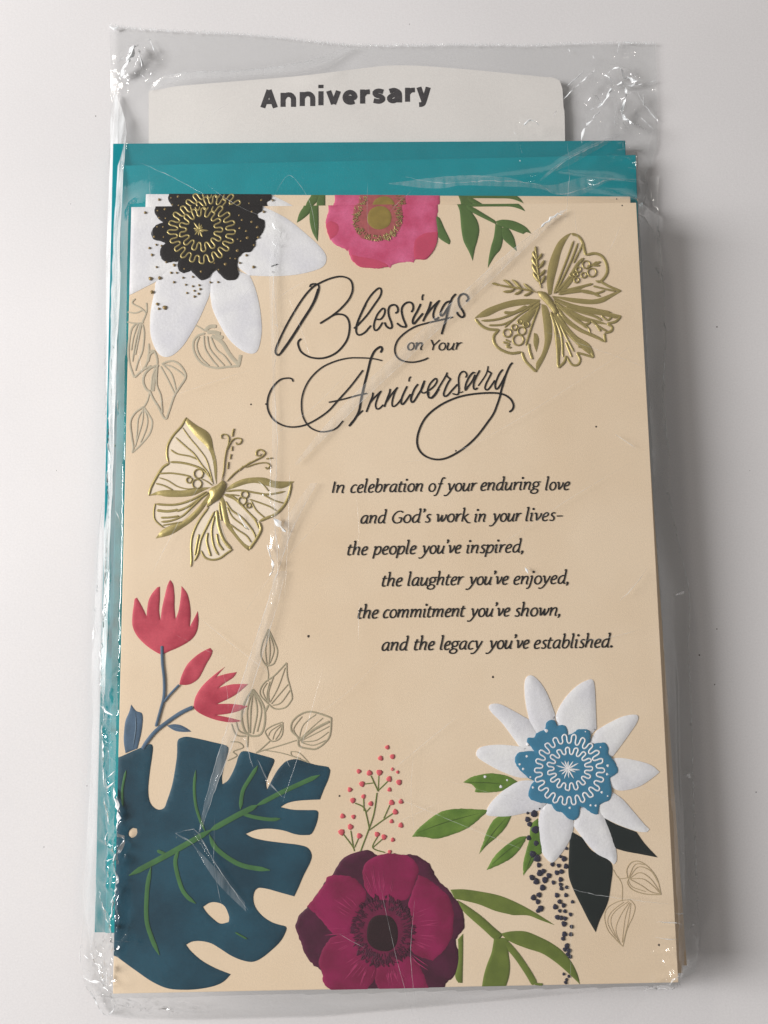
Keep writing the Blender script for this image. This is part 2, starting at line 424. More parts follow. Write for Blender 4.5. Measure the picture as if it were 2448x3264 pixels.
# --- white and black flower, top left
bl = part('flower_centre', M_black, None, shape('A', "325,207! 318,245 345,290 376,312! 330,330 298,375 310,420 372,440! 392,452! 360,480 355,530 385,570 440,572 482,562! 470,590 480,630 510,645 557,630! 580,652 620,690 670,680 700,640 722,620! 745,652 790,690 850,690 875,655 862,600 868,548! 905,512 950,505 985,460 983,430! 1020,395 1045,340 1040,300 1000,280 995,255! 1025,235 1031,203!", .034, .010, .04, rag=.006), label="black fringed flower centre with gold stitching")
for s in ("148,209! 440,205! 480,600! 325,700 240,745 147,793!", "480,560! 400,610! 328,700 318,760 295,870 287,960 292,1060 325,1150 370,1195 430,1190 500,1130 560,1040 610,950 655,850 682,775 700,640!",
          "690,640! 684,790! 700,880 740,970 800,1070 870,1140 940,1175 990,1165 1015,1100 1025,1000 1010,860 980,740 945,660! 800,600!", "1028,204! 1100,235 1200,290 1300,370 1400,460 1450,530 1440,590 1380,625 1250,655 1100,665 940,660! 860,600! 900,300!"):
    part('petal', M_white, bl, shape('A', s, .006, .014, .12, step=.09))
part('gold_stitching', M_gold, bl, meander('A', 632, 378, 192, 178, .16, 20, 13, .040, .016, 206, seed=3), meander('A', 628, 362, 118, 116, .23, 13, 13, .040, .016, 206, seed=5))
part('gold_star', M_gold, bl, rays('A', 617, 363, 11, 28, 60, 13, .040, .016))
gd = dots('A', "257,248,9 340,236 388,226,10 350,283 393,287 338,343 376,344 318,408,9 380,410 330,460 365,467 285,482,8 302,527,9 396,575 448,594,10 332,607 428,645,8 465,645 517,620 627,638,10 507,678 447,707,8 525,724 571,734 571,672 613,727 620,753,8 581,764 608,783,8 582,802,8 533,778 687,708 738,707 743,625 716,583 787,589,12 820,550 853,553 882,580 867,500,12 925,530,8 972,607,10 975,463 1003,412,9 932,415,12 868,425 889,437 925,371,9 882,352,9 998,345,11 961,310,10 897,298,9 878,267 962,243,9 1040,242,9 292,683,13 353,680,12 303,772,12 337,852,10 347,883,8 387,875,15", .042, .014)
o = part('gold_specks', M_golddot, bl, gd); o['kind'] = 'stuff'
for q in ("6: 1088,603 1110,595 1130,588", "5: 1093,640 1106,640"): part('pen_mark', M_ink, None, strokes('A', q, .034, .003))

# --- pink flower, top middle
pf = part('pink_flower', M_pink, None, shape('L', "217,112! 225,145 210,190 205,240 215,290 235,340 280,380 330,400 345,418 352,400! 360,440 385,485 430,520 500,528 560,530 610,520 632,527! 640,508 700,492 760,485 785,492! 800,470 860,472 905,430 935,370 945,300 940,220 945,150 943,106!", .006, .014, .06, rag=.005))
for s in ("374,440! 430,455 520,470 600,500 615,518! 560,529 500,527 430,519 385,483!", "790,468! 785,400 800,340 860,300 944,290! 934,370 904,430 860,470!", "206,240! 240,220 290,250 275,310 235,338! 214,290!"):
    part('petal', M_rose, pf, shape('L', s, .020, .005, .05, rag=.004))
part('flower_ring', M_brown, pf, shape('L', "395,112! 385,200 400,280 450,335 550,350 640,325 700,260 712,180 705,108!", .021, .004, .03, rag=.006))
part('flower_eye', M_olgold, pf, shape('L', "550,122 600,130 632,165 638,205 620,250 570,275 520,268 485,235 480,190 500,145", .027, .006, .03))
o = part('gold_stamens', M_gold, pf, dashes('L', 548, 205, 165, 150, .70, .95, 240, 5.5, .026, .010, 112)); o['kind'] = 'stuff'
# --- green leaves along the top edge
for s in ("12,228! 30,165 65,114! 120,110! 100,160 50,205", "105,110! 155,110! 156,250 150,352! 115,290 98,220 98,150", "925,185! 955,195 990,270 1028,350 1018,372! 950,325 940,260",
          "1062,104! 1476,102! 1500,122 1522,152! 1440,124 1330,121 1180,122 1100,126!", "1072,107! 1150,118 1170,160 1205,215 1218,280 1205,350 1190,400 1175,480! 1150,420 1115,350 1100,270 1090,160 1080,125",
          "1325,220! 1370,208 1440,215 1500,240 1535,265 1562,300! 1530,290 1510,303! 1460,285 1400,262 1350,250", "1325,235! 1372,262 1375,330 1360,400 1320,450 1275,525! 1280,470 1295,390 1315,320", "1365,260! 1405,262 1435,300 1455,350 1465,415! 1430,385 1380,340 1360,300"):
    part('green_leaf', M_green2, None, shape('L', s, .006, .011, .035))
part('leaf_stem', M_green2, None, shape('L', "1130,112! 1180,128 1320,212! 1332,240! 1200,175 1140,140", .009, .014, .04))

# --- script lettering
NIB = None
def word(name, spec, mat_=None, **k): return part(name, mat_ or M_ink, None, *spec, **k)
Bw = strokes('C', "11: 290,150 300,133 330,130 348,145 340,190 310,260 240,370 170,480 110,562 88,577 74,550 100,480 160,360 240,230 300,158 345,128 420,95 490,83 545,105 560,160 540,220 490,280 430,330 355,378 / 15: 345,160 310,255 240,368 170,478 112,560 / 12: 355,378 400,350 450,322 505,325 535,360 540,420 520,490 460,560 380,595 300,592 240,560 218,515 220,490 237,474", .012, .004)
Lw = strokes('Q', "24: 30,610 75,575 200,440 300,300 375,190 395,120 380,80 340,90 260,170 190,280 120,430 70,560 60,640 80,690 120,695 180,660 225,610 258,572 / 27: 190,285 118,435 70,560 62,630 / 23: 330,490 385,488 430,430 442,370 425,345 395,360 340,430 305,520 295,590 310,635 340,630 375,590 412,530 / 26: 577,410 610,390 612,345 585,305 545,300 505,320 487,370 495,450 525,530 535,590 505,610 460,580 438,530 / 26: 790,398 815,350 808,290 770,265 720,275 675,320 662,380 680,470 712,550 722,585 700,592 650,580 600,540 / 27: 915,285 870,380 820,470 808,530 825,550 870,500 945,410 / 22: 950,160 935,195 937,240 / 27: 1050,255 1025,340 985,430 943,520 / 24: 943,515! 1000,420 1080,320 1160,242! 1110,330 1080,420 1090,480 1120,490 1155,460 / 25: 1310,250 1250,270 1200,340 1175,410 1185,445 1220,420 1270,340 1310,262 / 27: 1378,155 1330,210 1300,290 1270,400 1240,520 1210,620 1190,690 / 27: 1515,258 1545,220 1525,175 1480,155 1435,175 1412,230 1425,310 1470,380 1490,430 1480,455 1450,462 1410,430 1390,390", .012, .004)
Sw = strokes('C', "10: 1190,338 1140,350 1000,383 940,405 880,445 840,490 825,545 840,590 880,615 940,622 1000,610 1035,595", .013, .004)
word('script_word', (Bw, Lw, Sw), label="black script word Blessings with a looping g")
Aw = strokes('C', "10: 185,745 178,728 150,722 100,735 50,790 25,860 30,930 70,990 140,1025 220,1027 300,1000 400,935 470,860 550,770 625,672 / 9: 745,612 690,600 620,595 530,597 440,620 360,660 290,730 250,810 238,890 250,970 290,1030 350,1058 410,1055 460,1035 500,990 / 9: 410,875 500,855 600,828 650,818 / 14: 735,562 746,540 735,525 700,550 675,600 655,680 635,760 615,850 600,930 570,985 537,1025 / 9: 545,1010 590,960 625,925", .012, .004)
Nw = strokes('R', "34: 405,660 395,740 345,860 280,1030 / 30: 330,880! 430,760 560,632! 510,720 465,840 455,920 480,970 530,960 600,890 / 34: 728,590 720,660 680,760 617,935 / 30: 650,850! 760,690 868,562! 820,650 780,770 765,860 775,920 820,915 880,860 940,780 / 34: 1050,540 1000,640 950,760 935,850 960,885 1010,840 1115,690 / 28: 1120,360 1090,400 1085,455 / 34: 1255,500 1190,590 1140,710 1120,800 1145,845 1190,810 1270,680 1340,560 1378,432 / 28: 1375,440 1340,520 1312,610 1330,660 1370,670 1430,640 / 30: 1435,630 1490,600 1565,530 1612,450 1600,398 1560,410 1480,500 1435,620 1440,710 1480,765 1530,755 1590,690 1650,590", .012, .004)
Vw = strokes('S', "28: 30,600! 30,700 80,705 150,630 240,480 330,330 360,262! / 30: 345,300! 365,340 418,378! 370,450 320,560 295,650 320,685 370,660 440,580 540,470 / 28: 680,355 705,310 680,260 640,245 590,280 560,360 560,470 565,580 545,650 500,650 450,635 / 18: 555,618 600,615 640,600 / 30: 850,275 815,265 760,320 700,430 675,530 680,580! 720,520 800,410 850,300 / 30: 930,225 880,320 835,420 820,520 840,560 870,555 890,530 / 24: 905,500! 970,410 1040,300 1075,200 1078,150! / 30: 1060,220! 1080,240 1138,275! 1090,370 1045,460 1025,540 1060,570 1110,530 1200,400 / 32: 1340,210 1290,270 1240,370 1205,480 1215,550 1250,545 1320,440 1380,320 / 34: 1512,92 1480,120 1440,190 1390,310 1350,450 1310,580 1290,680 1240,830 1180,980 1100,1105", .012, .004)
Yw = strokes('C', "12: 1424,980 1340,1090 1250,1170 1150,1225 1070,1232 1000,1200 967,1140 975,1060 1020,970 1100,900 1200,850 1300,825 1420,815 1500,822 1550,850 1572,890 1565,920 1545,935", .013, .004)
word('script_word', (Aw, Nw, Vw, Yw), label="black script word Anniversary with long flourishes")

# --- italic book hand: every glyph is a few pen strokes, x-height 1
def bowl(cx, cy, rx, ry, n=10, a0=.6):
    return [(cx+rx*math.cos(a0+i*2*math.pi/n), cy+ry*math.sin(a0+i*2*math.pi/n)) for i in range(n+1)]
AR = [(.12,.45),(.26,.82),(.45,.97),(.6,.88),(.62,.6),(.58,.3),(.6,.05),(.72,.04)]
ABOWL = [(.62,.93),(.42,.98),(.18,.82),(.06,.45),(.12,.1),(.28,.02),(.46,.16),(.6,.5)]
ST = [(-.04,.86),(.06,.95),(.12,.97),(.1,.5),(.08,.0)]
AS = [(-.02,1.52),(.1,1.62),(.13,1.5),(.11,.8),(.08,.0)]
LS = [(-.02,1.52),(.1,1.62),(.13,1.5),(.1,.8),(.08,.2),(.13,.02),(.26,.05)]
BB = [(.12,.5),(.25,.85),(.45,.97),(.63,.82),(.65,.48),(.52,.12),(.32,.0),(.1,.1)]
GL = {
 'a': (.80, [ABOWL, [(.65,.97),(.6,.5),(.6,.12),(.66,.02),(.77,.06)]]),
 'b': (.78, [LS[:4]+[(.08,.1)], BB]), 'c': (.60, [[(.56,.86),(.4,.98),(.18,.82),(.06,.45),(.12,.1),(.3,.0),(.55,.12)]]),
 'd': (.82, [ABOWL, [(.5,1.52),(.62,1.62),(.66,1.5),(.62,.7),(.6,.12),(.67,.02),(.78,.06)]]),
 'e': (.62, [[(.08,.46),(.32,.52),(.5,.68),(.48,.92),(.34,.99),(.16,.84),(.05,.45),(.13,.08),(.32,.0),(.56,.13)]]),
 'f': (.50, [[(.72,1.5),(.6,1.62),(.44,1.5),(.36,1.1),(.24,.2),(.12,-.35),(-.04,-.52),(-.16,-.48)], [(.08,.93),(.58,.95)]]),
 'g': (.74, [bowl(.34,.66,.27,.31), [(.5,.9),(.62,.97),(.8,.95)], [(.2,.4),(.1,.24),(.24,.1),(.5,.04),(.64,-.14),(.52,-.4),(.22,-.46),(-.02,-.34),(-.02,-.12),(.2,.06)]]),
 'h': (.82, [AS, AR]), 'i': (.34, [ST[:3]+[(.09,.4),(.1,.08),(.17,.0),(.28,.05)]]), 'j': (.34, [[(-.02,.88),(.14,.97),(.12,.3),(.04,-.3),(-.12,-.52),(-.24,-.48)]]),
 'k': (.76, [AS, [(.6,.96),(.42,.8),(.14,.48)], [(.22,.54),(.42,.2),(.66,-.1),(.92,-.12)]]), 'l': (.34, [LS]),
 'm': (1.24, [ST, [(.12,.45),(.25,.82),(.42,.97),(.54,.88),(.55,.6),(.52,.0)], [(.55,.45),(.68,.82),(.86,.97),(1.0,.88),(1.02,.6),(.99,.3),(1.0,.05),(1.12,.04)]]),
 'n': (.80, [ST, AR]), 'o': (.74, [bowl(.36,.49,.31,.49)]), 'p': (.78, [[(-.04,.86),(.06,.95),(.13,.97),(.1,.4),(.04,-.52)], BB]),
 'r': (.54, [ST, [(.12,.45),(.26,.82),(.42,.97),(.56,.93)]]), 's': (.52, [[(.48,.88),(.34,.98),(.16,.86),(.17,.66),(.38,.44),(.44,.2),(.3,.01),(.03,.08)]]),
 't': (.46, [[(.22,1.26),(.14,.9),(.1,.4),(.13,.06),(.24,.0),(.42,.08)], [(-.02,.93),(.46,.97)]]),
 'u': (.80, [[(-.04,.88),(.08,.97),(.1,.8),(.07,.3),(.15,.03),(.32,.04),(.5,.3),(.6,.6)], [(.65,.97),(.6,.4),(.61,.08),(.68,.01),(.77,.06)]]),
 'v': (.66, [[(-.04,.86),(.08,.97),(.16,.7),(.24,.04)], [(.24,.04),(.42,.3),(.58,.7),(.56,.97)]]),
 'w': (.98, [[(-.04,.86),(.08,.97),(.14,.7),(.2,.04)], [(.2,.04),(.36,.3),(.5,.72)], [(.5,.9),(.52,.5),(.58,.04)], [(.58,.04),(.76,.3),(.9,.7),(.88,.97)]]),
 'y': (.70, [[(-.04,.86),(.08,.97),(.18,.6),(.28,.12)], [(.66,.97),(.52,.5),(.3,-.06),(.08,-.44),(-.14,-.54),(-.28,-.46)]]),
 'I': (.32, [[(.14,1.38),(.1,.0)]]), 'G': (1.0, [[(.94,1.24),(.74,1.38),(.4,1.32),(.12,.95),(.08,.45),(.3,.05),(.6,.0),(.88,.14)], [(.6,.62),(.92,.64)], [(.9,.64),(.86,.12)]]),
 'Y': (.84, [[(.02,1.36),(.12,1.3),(.4,.66)], [(.92,1.38),(.7,1.1),(.4,.64)], [(.4,.66),(.38,.0)]]), "'": (.26, [[(.14,1.56),(.18,1.42),(.06,1.2)]]),
 ',': (.30, [[(.1,.1),(.12,-.06),(.0,-.26)]]), '-': (.66, [[(.06,.54),(.62,.56)]]), '.': (.3, []),
}
DOTS = {'i': (.2,1.42), 'j': (.22,1.42), '.': (.12,.08), ',': (.1,.08), "'": (.13,1.5)}
def words_in(reg, items, xh, z0=.012, wk=.20, wn=.135, mirror=False):
    """items: (text, x0, x1, baseline y) in region pixels, one entry per word"""
    a = Acc(); ox, oy, k = REG[reg]; sl = .18
    for text, x0, x1, yb in items:
        tot = sum(GL[c][0]+.07 for c in text)-.13
        sx = (x1-x0)/tot; cur = x0-sl*0
        def to(p):
            px = cur+p[0]*sx+(p[1]-.5)*sl*xh; py = yb-(p[1] if p[1] < 1 else 1+(p[1]-1)*1.14)*xh-(cur-x0)*.018
            return at(ox+px*k, oy+py*k, ZC)
        for c in text:
            adv, st = GL[c]
            for s_ in st:
                P = catmull([(*to(p), False) for p in s_], False, .014)
                uu = xh*k*PX
                a.add(*ribbon(P, 0, ZC+z0, .003, 0, (wk*uu/2*1.06, wn*uu/2*1.1, .35), prof=3))
            if c in DOTS:
                x, y = to(DOTS[c]); a.add(*dot(x, y, .15*xh*k*PX, ZC+z0, .003, 10, .03))
            cur += (adv+.07)*sx
    return a
for w_, l_ in ((("on", 905, 1002, 545), "small black italic word on"), (("Your", 1043, 1240, 547), "small black italic word Your")):
    word('small_word', (words_in('C', [w_], 46, wk=.21, wn=.14),), label=l_)
VERSE = [
 ("In celebration of your enduring love", [("In",97,162,152),("celebration",195,577,150),("of",607,672,144),("your",708,855,143),("enduring",882,1190,139),("love",1225,1350,137)]),
 ("and God's work in your lives", [("and",248,380,313),("God's",413,615,310),("work",648,820,306),("in",850,908,305),("your",948,1090,303),("lives-",1120,1314,300)]),
 ("the people you've inspired", [("the",178,282,480),("people",318,538,477),("you've",575,775,473),("inspired,",808,1113,470)]),
 ("the laughter you've enjoyed", [("the",360,465,645),("laughter",497,785,642),("you've",824,1025,638),("enjoyed,",1057,1352,635)]),
 ("the commitment you've shown", [("the",233,338,815),("commitment",367,795,812),("you've",832,1033,806),("shown,",1063,1308,804)]),
 ("and the legacy you've established", [("and",360,495,985),("the",530,635,982),("legacy",668,885,980),("you've",930,1135,976),("established.",1165,1583,974)])]
for i, (lab, items) in enumerate(VERSE):
    for it in items: word('verse_word', (words_in('D', [it], 42.5+i*.4),), label="black italic word "+it[0].strip(",.-")+" in the verse")

# --- grey seed pods, upper left
part('seed_pod_drawing', M_grey, None, strokes('E', """14: 85,145 60,185 130,225 182,270 / 16: 185,180 185,260 150,350 / 14: 20,262 90,270 150,245 / 14: 18,350 90,362 160,355 / 18: 95,360 50,420 28,560 32,700 75,838 / 18: 75,838 130,790 185,720 205,620 205,540 / 14: 110,365 70,480 50,600 / 14: 140,365 110,520 85,640 / 14: 150,370 165,450 150,600 110,700 88,780 / 14: 130,370 90,520 60,700
 / 18: 80,838 150,775 225,735 / 18: 215,612 250,605 275,660 280,720 / 18: 200,700 215,640 245,615 / 20: 290,730 230,750 175,800 155,870 180,940 215,960 / 18: 215,960 240,1020 290,1100 335,1190 360,1205 / 18: 360,1205 385,1130 430,1000 480,920 525,850 525,800 480,730 420,695 370,700 320,720 / 14: 290,730 240,820 225,950 / 14: 280,740 275,900 310,1000 325,1150 / 14: 310,740 370,850 430,975 / 14: 340,735 400,800 430,880 445,960 / 14: 320,725 400,740 480,790 520,830 / 34: 268,750 250,850 238,960
 / 14: 215,960 190,1050 150,1115 / 20: 700,450 640,470 600,520 600,600 640,680 700,730 800,755 900,745 1005,738 / 34: 760,470 850,530 920,640 1000,730 / 30: 1015,640 995,735 / 14: 615,380 655,400 700,430 / 34: 700,430 740,392 800,388 / 34: 720,440 780,440 835,455 / 34: 790,465 860,490 / 14: 690,470 700,580 760,680 815,745 / 14: 720,475 740,580 800,660 870,735 / 14: 750,480 800,590 870,650 930,730 / 14: 650,480 625,560 660,660 735,735""", .006, .003),
 strokes('V', "16: 545,545 470,600 430,680 440,800 455,900 445,950 / 16: 445,950 520,880 600,780 622,680 590,610 550,550 / 12: 540,570 500,650 490,760 480,850 / 12: 545,560 535,680 500,800 470,900 / 12: 555,570 580,650 570,740 520,860", .006, .003), label="grey line drawing of seed pods under the white flower")
part('seed_pod_drawing', M_olive, None, strokes('G', """9: 1110,415 1070,510 1055,590 1070,640 1100,680 / 9: 1100,680 1150,660 1175,580 1155,510 1110,415 / 7: 1110,430 1090,560 1100,670 / 7: 1112,440 1122,570 1112,670 / 7: 1115,440 1150,560 1120,660 / 7: 1100,680 1110,740 1105,790 / 9: 1240,655 1150,750 1090,790 1055,840 1055,890 1110,950 1160,985 1230,975 1270,930 1280,900 1265,830 1245,750 1240,655
 / 7: 1230,690 1180,830 1120,940 / 7: 1100,800 1070,860 1100,930 / 7: 1120,790 1100,880 1110,940 / 7: 1250,810 1190,880 1130,950 / 7: 1265,850 1200,940 1140,960 / 7: 1145,760 1112,860 1115,940 / 14: 1110,960 1085,1010 / 14: 1000,845 945,930 920,1020 930,1110 960,1165 1010,1180 1060,1160 1085,1080 1080,980 1040,900 1000,845 / 10: 995,860 960,1000 970,1160 / 10: 1000,860 985,1000 980,1160 / 10: 1005,860 1030,1000 1000,1165 / 10: 1010,870 1060,990 1030,1150
 / 10: 965,1170 960,1260 / 9: 880,1080 900,1140 950,1165 / 9: 845,1090 880,1170 950,1180 / 8: 1210,1080 1140,1105 1090,1140 1095,1170 1130,1215 1180,1205 1210,1160 1212,1080 / 6: 1200,1095 1130,1140 1110,1180 / 6: 1205,1100 1160,1150 1140,1205 / 6: 1210,1100 1190,1160 1160,1205 / 8: 1120,1215 1060,1270 1020,1300 / 11: 1560,1050 1480,1020 1400,1005 1330,1030 1280,1080 1275,1140 1320,1190 1330,1250 1400,1270 1450,1270 1510,1230 1550,1170 1560,1050
 / 16: 1330,1210 1440,1130 1545,1075 / 7: 1330,1200 1290,1130 1350,1040 / 7: 1330,1200 1360,1100 1450,1025 / 7: 1330,1205 1420,1120 1500,1050 / 7: 1340,1215 1440,1165 1545,1110 / 7: 1345,1220 1450,1210 1540,1150 / 7: 1345,1225 1430,1245 1520,1210 / 8: 1310,1210 1200,1245 1080,1280 1020,1300 / 6: 1080,1280 1200,1300 1300,1330 1400,1370 / 6: 1270,1290 1330,1300 1400,1370 / 6: 1270,1290 1280,1320 1340,1340 / 7: 840,1220 900,1225 930,1260 860,1290 885,1320 820,1355""", .006, .003), label="olive line drawing of seed pods above the large dark leaf")
part('seed_pod_drawing', M_pale, None, strokes('K', """5: 1185,235 1180,180 1210,135 1260,130 1320,170 1370,240 1395,338 / 5: 1395,338 1300,335 1220,310 1185,270 1190,240 / 4: 1190,235 1230,150 1290,150 / 4: 1190,240 1250,165 1330,190 1375,260 / 4: 1195,238 1260,200 1330,240 1392,330 / 4: 1200,238 1280,240 1340,280 1392,334 / 4: 1200,242 1270,280 1330,320 1392,336 / 4: 1190,250 1215,290 1300,320 / 4: 1185,232 1130,235 1095,180 / 4: 1120,220 1150,280 1150,380
 / 4: 1200,370 1130,380 1060,420 1040,480 1060,560 1110,620 1155,665 / 4: 1155,665 1180,560 1220,470 1230,410 1200,370 / 3: 1190,380 1100,450 1080,520 1130,640 / 3: 1195,385 1140,470 1110,560 1140,650 / 3: 1200,390 1170,480 1150,640 / 3: 1205,390 1190,500 1155,640 / 3: 1160,385 1080,450 1060,520 1110,610""", .006, .002), label="faint line drawing of two seed pods near the lower right corner")

# --- red tulips, left
tu = part('red_tulip', M_red, None, shape('G', "350,600! 300,575 230,525 170,460 140,390 140,310 150,240 155,200 170,190! 200,240 225,290 240,325! 245,270 255,210 280,160 320,115 335,112! 335,200 330,280 340,355! 350,270 370,180 390,100 408,65! 430,95 440,180 440,260 447,345! 470,280 485,180 490,108! 530,160 550,240 555,320 548,400! 580,340 605,288! 612,350 600,430 560,490 480,540 400,575", .006, .013, .045), label="largest red tulip with five pointed petals")
part('red_tulip', M_red, None, shape('G', "475,810! 490,750 530,670 590,610 650,570 695,550! 712,570 700,610 670,660 640,720 610,770 560,805 515,815", .006, .013, .045), label="small closed red tulip bud")
part('red_tulip', M_red, None, shape('G', "575,975! 590,900 640,820 720,745 800,685! 760,730 740,755! 810,735 885,722! 860,760 800,800 755,835! 850,810 965,808! 920,850 850,900 745,950! 850,950 965,965! 900,1000 820,1020 740,1030! 840,1050 920,1072! 850,1082 760,1070 680,1045 610,1010", .006, .013, .045), label="red tulip opening to the right")
part('tulip_stem', M_slate, None, strokes('G', "20: 352,535 355,650 368,780 365,900 340,1000 310,1110 / 15: 475,812 410,880 365,935 / 25: 572,972 490,1010 400,1070 310,1140 250,1210 212,1270", .024, .010))
part('slate_leaf', M_slate, None, shape('G', "130,955! 165,1000 205,1015 213,1060 205,1140 190,1210 175,1268! 90,1302! 78,1220 80,1150 90,1070 115,1010", .006, .011, .035))
part('slate_leaf', M_slate, None, shape('G', "385,1105! 430,1095 480,1100 530,1125 560,1148! 500,1150 440,1140", .006, .012, .04))
for q in ("6: 160,1010 165,1120 145,1260", "4: 400,1108 460,1120 540,1142"): part('leaf_vein', M_slatel, None, strokes('G', q, .022, .003, .3))

# --- large split leaf, lower left
mon = part('split_leaf', M_leafd, None, shape('H', "74,240! 180,192 240,167 285,148 305,165 300,230 285,330 275,440 280,510 300,555 340,582 380,570 400,520 430,430 450,330 465,220 468,130 490,108 530,100 600,112 700,135 790,158 805,185 795,230 775,300 762,370 765,415! 800,390 830,340 855,280 870,230 890,200 920,195 980,210 1060,232 1105,248 1105,275 1080,330 1055,400 1060,450! 1095,380 1130,320 1160,285 1190,260 1250,248 1310,265 1380,285 1465,300 1478,320 1465,380 1435,450 1410,515! 1330,518 1250,525 1190,540 1150,565! 1230,582 1320,585 1390,588 1398,620 1385,680 1355,740 1320,750 1250,745 1170,720 1080,708 990,715 920,742! 960,765 1040,785 1150,800 1270,815 1330,835 1355,880 1345,930 1300,1020 1270,1090 1240,1155! 1150,1130 1060,1105 1000,1100 975,1130 970,1180 985,1230 1030,1285 1090,1325 1150,1345 1185,1355 1185,1385 1150,1450 1090,1510 1020,1565 960,1588 890,1575 820,1545 750,1500 690,1465 620,1450 560,1455 525,1475! 560,1520 630,1580 720,1630 820,1670! 770,1720 700,1750 600,1768 500,1772 400,1762 300,1718 200,1650 110,1585 49,1540!",
    .006, .012, .04, holes=("150,722 175,702 200,708 203,732 190,758 162,768 146,752", "637,1225! 680,1197 730,1195 780,1220 810,1290 805,1325! 750,1335 700,1300 660,1260"), step=.12), label="large dark teal split leaf with green veins")
for q_ in "34: 150,1015 250,960 400,880 560,790 700,710 / 34: 685,718 860,620 1000,550 / 28: 990,555 1150,470 1300,400 1410,352 / 17: 590,320 580,430 590,550 620,650 655,730 / 24: 1000,290 950,370 900,460 885,580 / 22: 890,605 980,630 1080,645 1150,640 / 28: 680,745 720,830 820,910 920,955 1080,980 / 24: 480,840 455,930 490,1080 530,1150 590,1200 / 26: 295,960 270,1100 265,1300 300,1430 350,1540 / 14: 130,320 105,450 110,560 / 20: 335,850 390,875 / 10: 850,1390 930,1435".split('/'): part('leaf_vein', M_vein, mon, strokes('H', q_, .026, .004, .12))

# --- berry sprig, bottom middle
sp = part('sprig_stem', M_green, None, strokes('I', "10: 640,960 700,800 750,650 775,480 / 9: 715,790 690,670 665,600 595,565 / 8: 680,645 720,600 / 8: 668,630 665,520 / 9: 720,780 830,700 920,640 / 8: 830,690 880,580 / 9: 785,470 725,340 / 8: 785,470 790,340 / 9: 788,460 870,380 / 8: 745,400 660,410 / 9: 590,960 575,920 500,820 / 9: 580,920 560,790 / 8: 590,930 625,850 / 8: 840,970 740,930 780,840 / 8: 740,930 830,850", .006, .006))
for t_ in "860,108,17 805,197,20 903,184,20 902,288,13 945,311,13 627,304,18 714,319,22 795,315,24 876,367,22 956,394,22 653,408,22 877,455,17 553,455,19 665,511,17 577,543,21 724,570,19 895,561,22 972,553,19 925,638,22 494,672,20 582,677,17 895,715,16 972,747,20 558,760,22 485,803,24 631,834,21 776,821,20 833,843,21 905,866,16 880,965,15".split():
    part('coral_berry', M_coral, sp, dots('I', t_, .012, .012))

# --- magenta flower, bottom middle
mg = part('magenta_flower', M_plum, None, shape('I', "600,970 660,955 720,955 770,990 820,1010 860,985 940,990 1000,990 1050,985 1130,1010 1200,1060 1240,1130 1290,1215 1350,1260 1400,1330 1450,1390 1480,1460 1495,1560 1480,1610 1440,1650! 1420,1710 1445,1800 1440,1890 1410,1980 1350,2030 1330,2078! 900,2088! 400,2096! 340,2040 330,1960 300,1920 240,1880 180,1790 150,1700 115,1620 110,1560 140,1480 210,1410 270,1330 360,1200 410,1150 450,1080 510,1010", .006, .016, .06, rag=.006), label="magenta anemone flower with a dark centre")
for s in ("360,1175! 420,1155 500,1155 590,1180 640,1230 690,1320 640,1440 570,1560 555,1650! 430,1640 350,1560 290,1490 205,1410! 270,1330 350,1220", "660,1100 700,1040 770,1000 850,980 950,985 1040,1000 1100,1060 1115,1130 1080,1230 1030,1340 900,1380 780,1360 700,1300 665,1200",
          "1115,1150! 1200,1190 1290,1260 1370,1340 1400,1450 1400,1560 1390,1660 1330,1760 1230,1855! 1100,1810 1050,1750 1060,1600 1050,1450 1030,1400 1080,1250", "430,1650 600,1640 640,1760 720,1860 770,1920 760,2000 690,2090! 400,2094! 340,2040 330,1960 300,1880 320,1790 370,1700", "780,1900 900,1860 1010,1820 1090,1850 1150,1950 1200,2078! 790,2088! 760,2010"):
    part('petal', M_mag, mg, shape('I', s, .023, .010, .06, rag=.006))
def streaks(seed, n):
    r = random.Random(seed); a = Acc(); ox, oy, k = REG['I']
    for i in range(n):
        t = r.choice([r.uniform(-2.0, -1.1), r.uniform(-.6, .7), r.uniform(2.75, 3.9), r.uniform(1.75, 2.5), r.uniform(1.1, 1.5)]); f0 = r.uniform(1.08, 1.25); f1 = f0+r.uniform(.3, .75)
        y1 = 1610+290*f1*math.sin(t)
        if y1 > 2070: f1 = f0+.2
        b = r.uniform(-.06, .06)
        P = np.array([at(ox+(825+250*f*math.cos(t+b*q))*k, oy+(1610+285*f*math.sin(t+b*q))*k, ZC) for q, f in ((0, f0), (.33, f0+(f1-f0)*.33), (.66, f0+(f1-f0)*.66), (1, f1))])
        a.add(*ribbon(P, r.uniform(3, 6.5)*k*PX/2, ZC+.034, .002, .4, prof=3))
    return a
o = part('petal_streaks', M_streak, mg, streaks(5, 70)); o['kind'] = 'stuff'
part('flower_ring', M_ring, mg, shape('I', "825,1360 950,1400 1040,1500 1062,1610 1040,1740 950,1850 825,1885 700,1850 610,1740 590,1610 612,1490 700,1395", .034, .003, .04, rag=.02))
o = part('stamens', M_plum2, mg, dashes('I', 825, 1612, 250, 285, .62, .98, 420, 9, .038, .003, seed=8, wob=.06)); o['kind'] = 'stuff'
part('flower_eye', M_core, mg, shape('I', "820,1478 890,1495 935,1560 945,1640 930,1720 880,1768 815,1772 745,1745 700,1690 695,1600 715,1530 760,1487", .042, .008, .05))

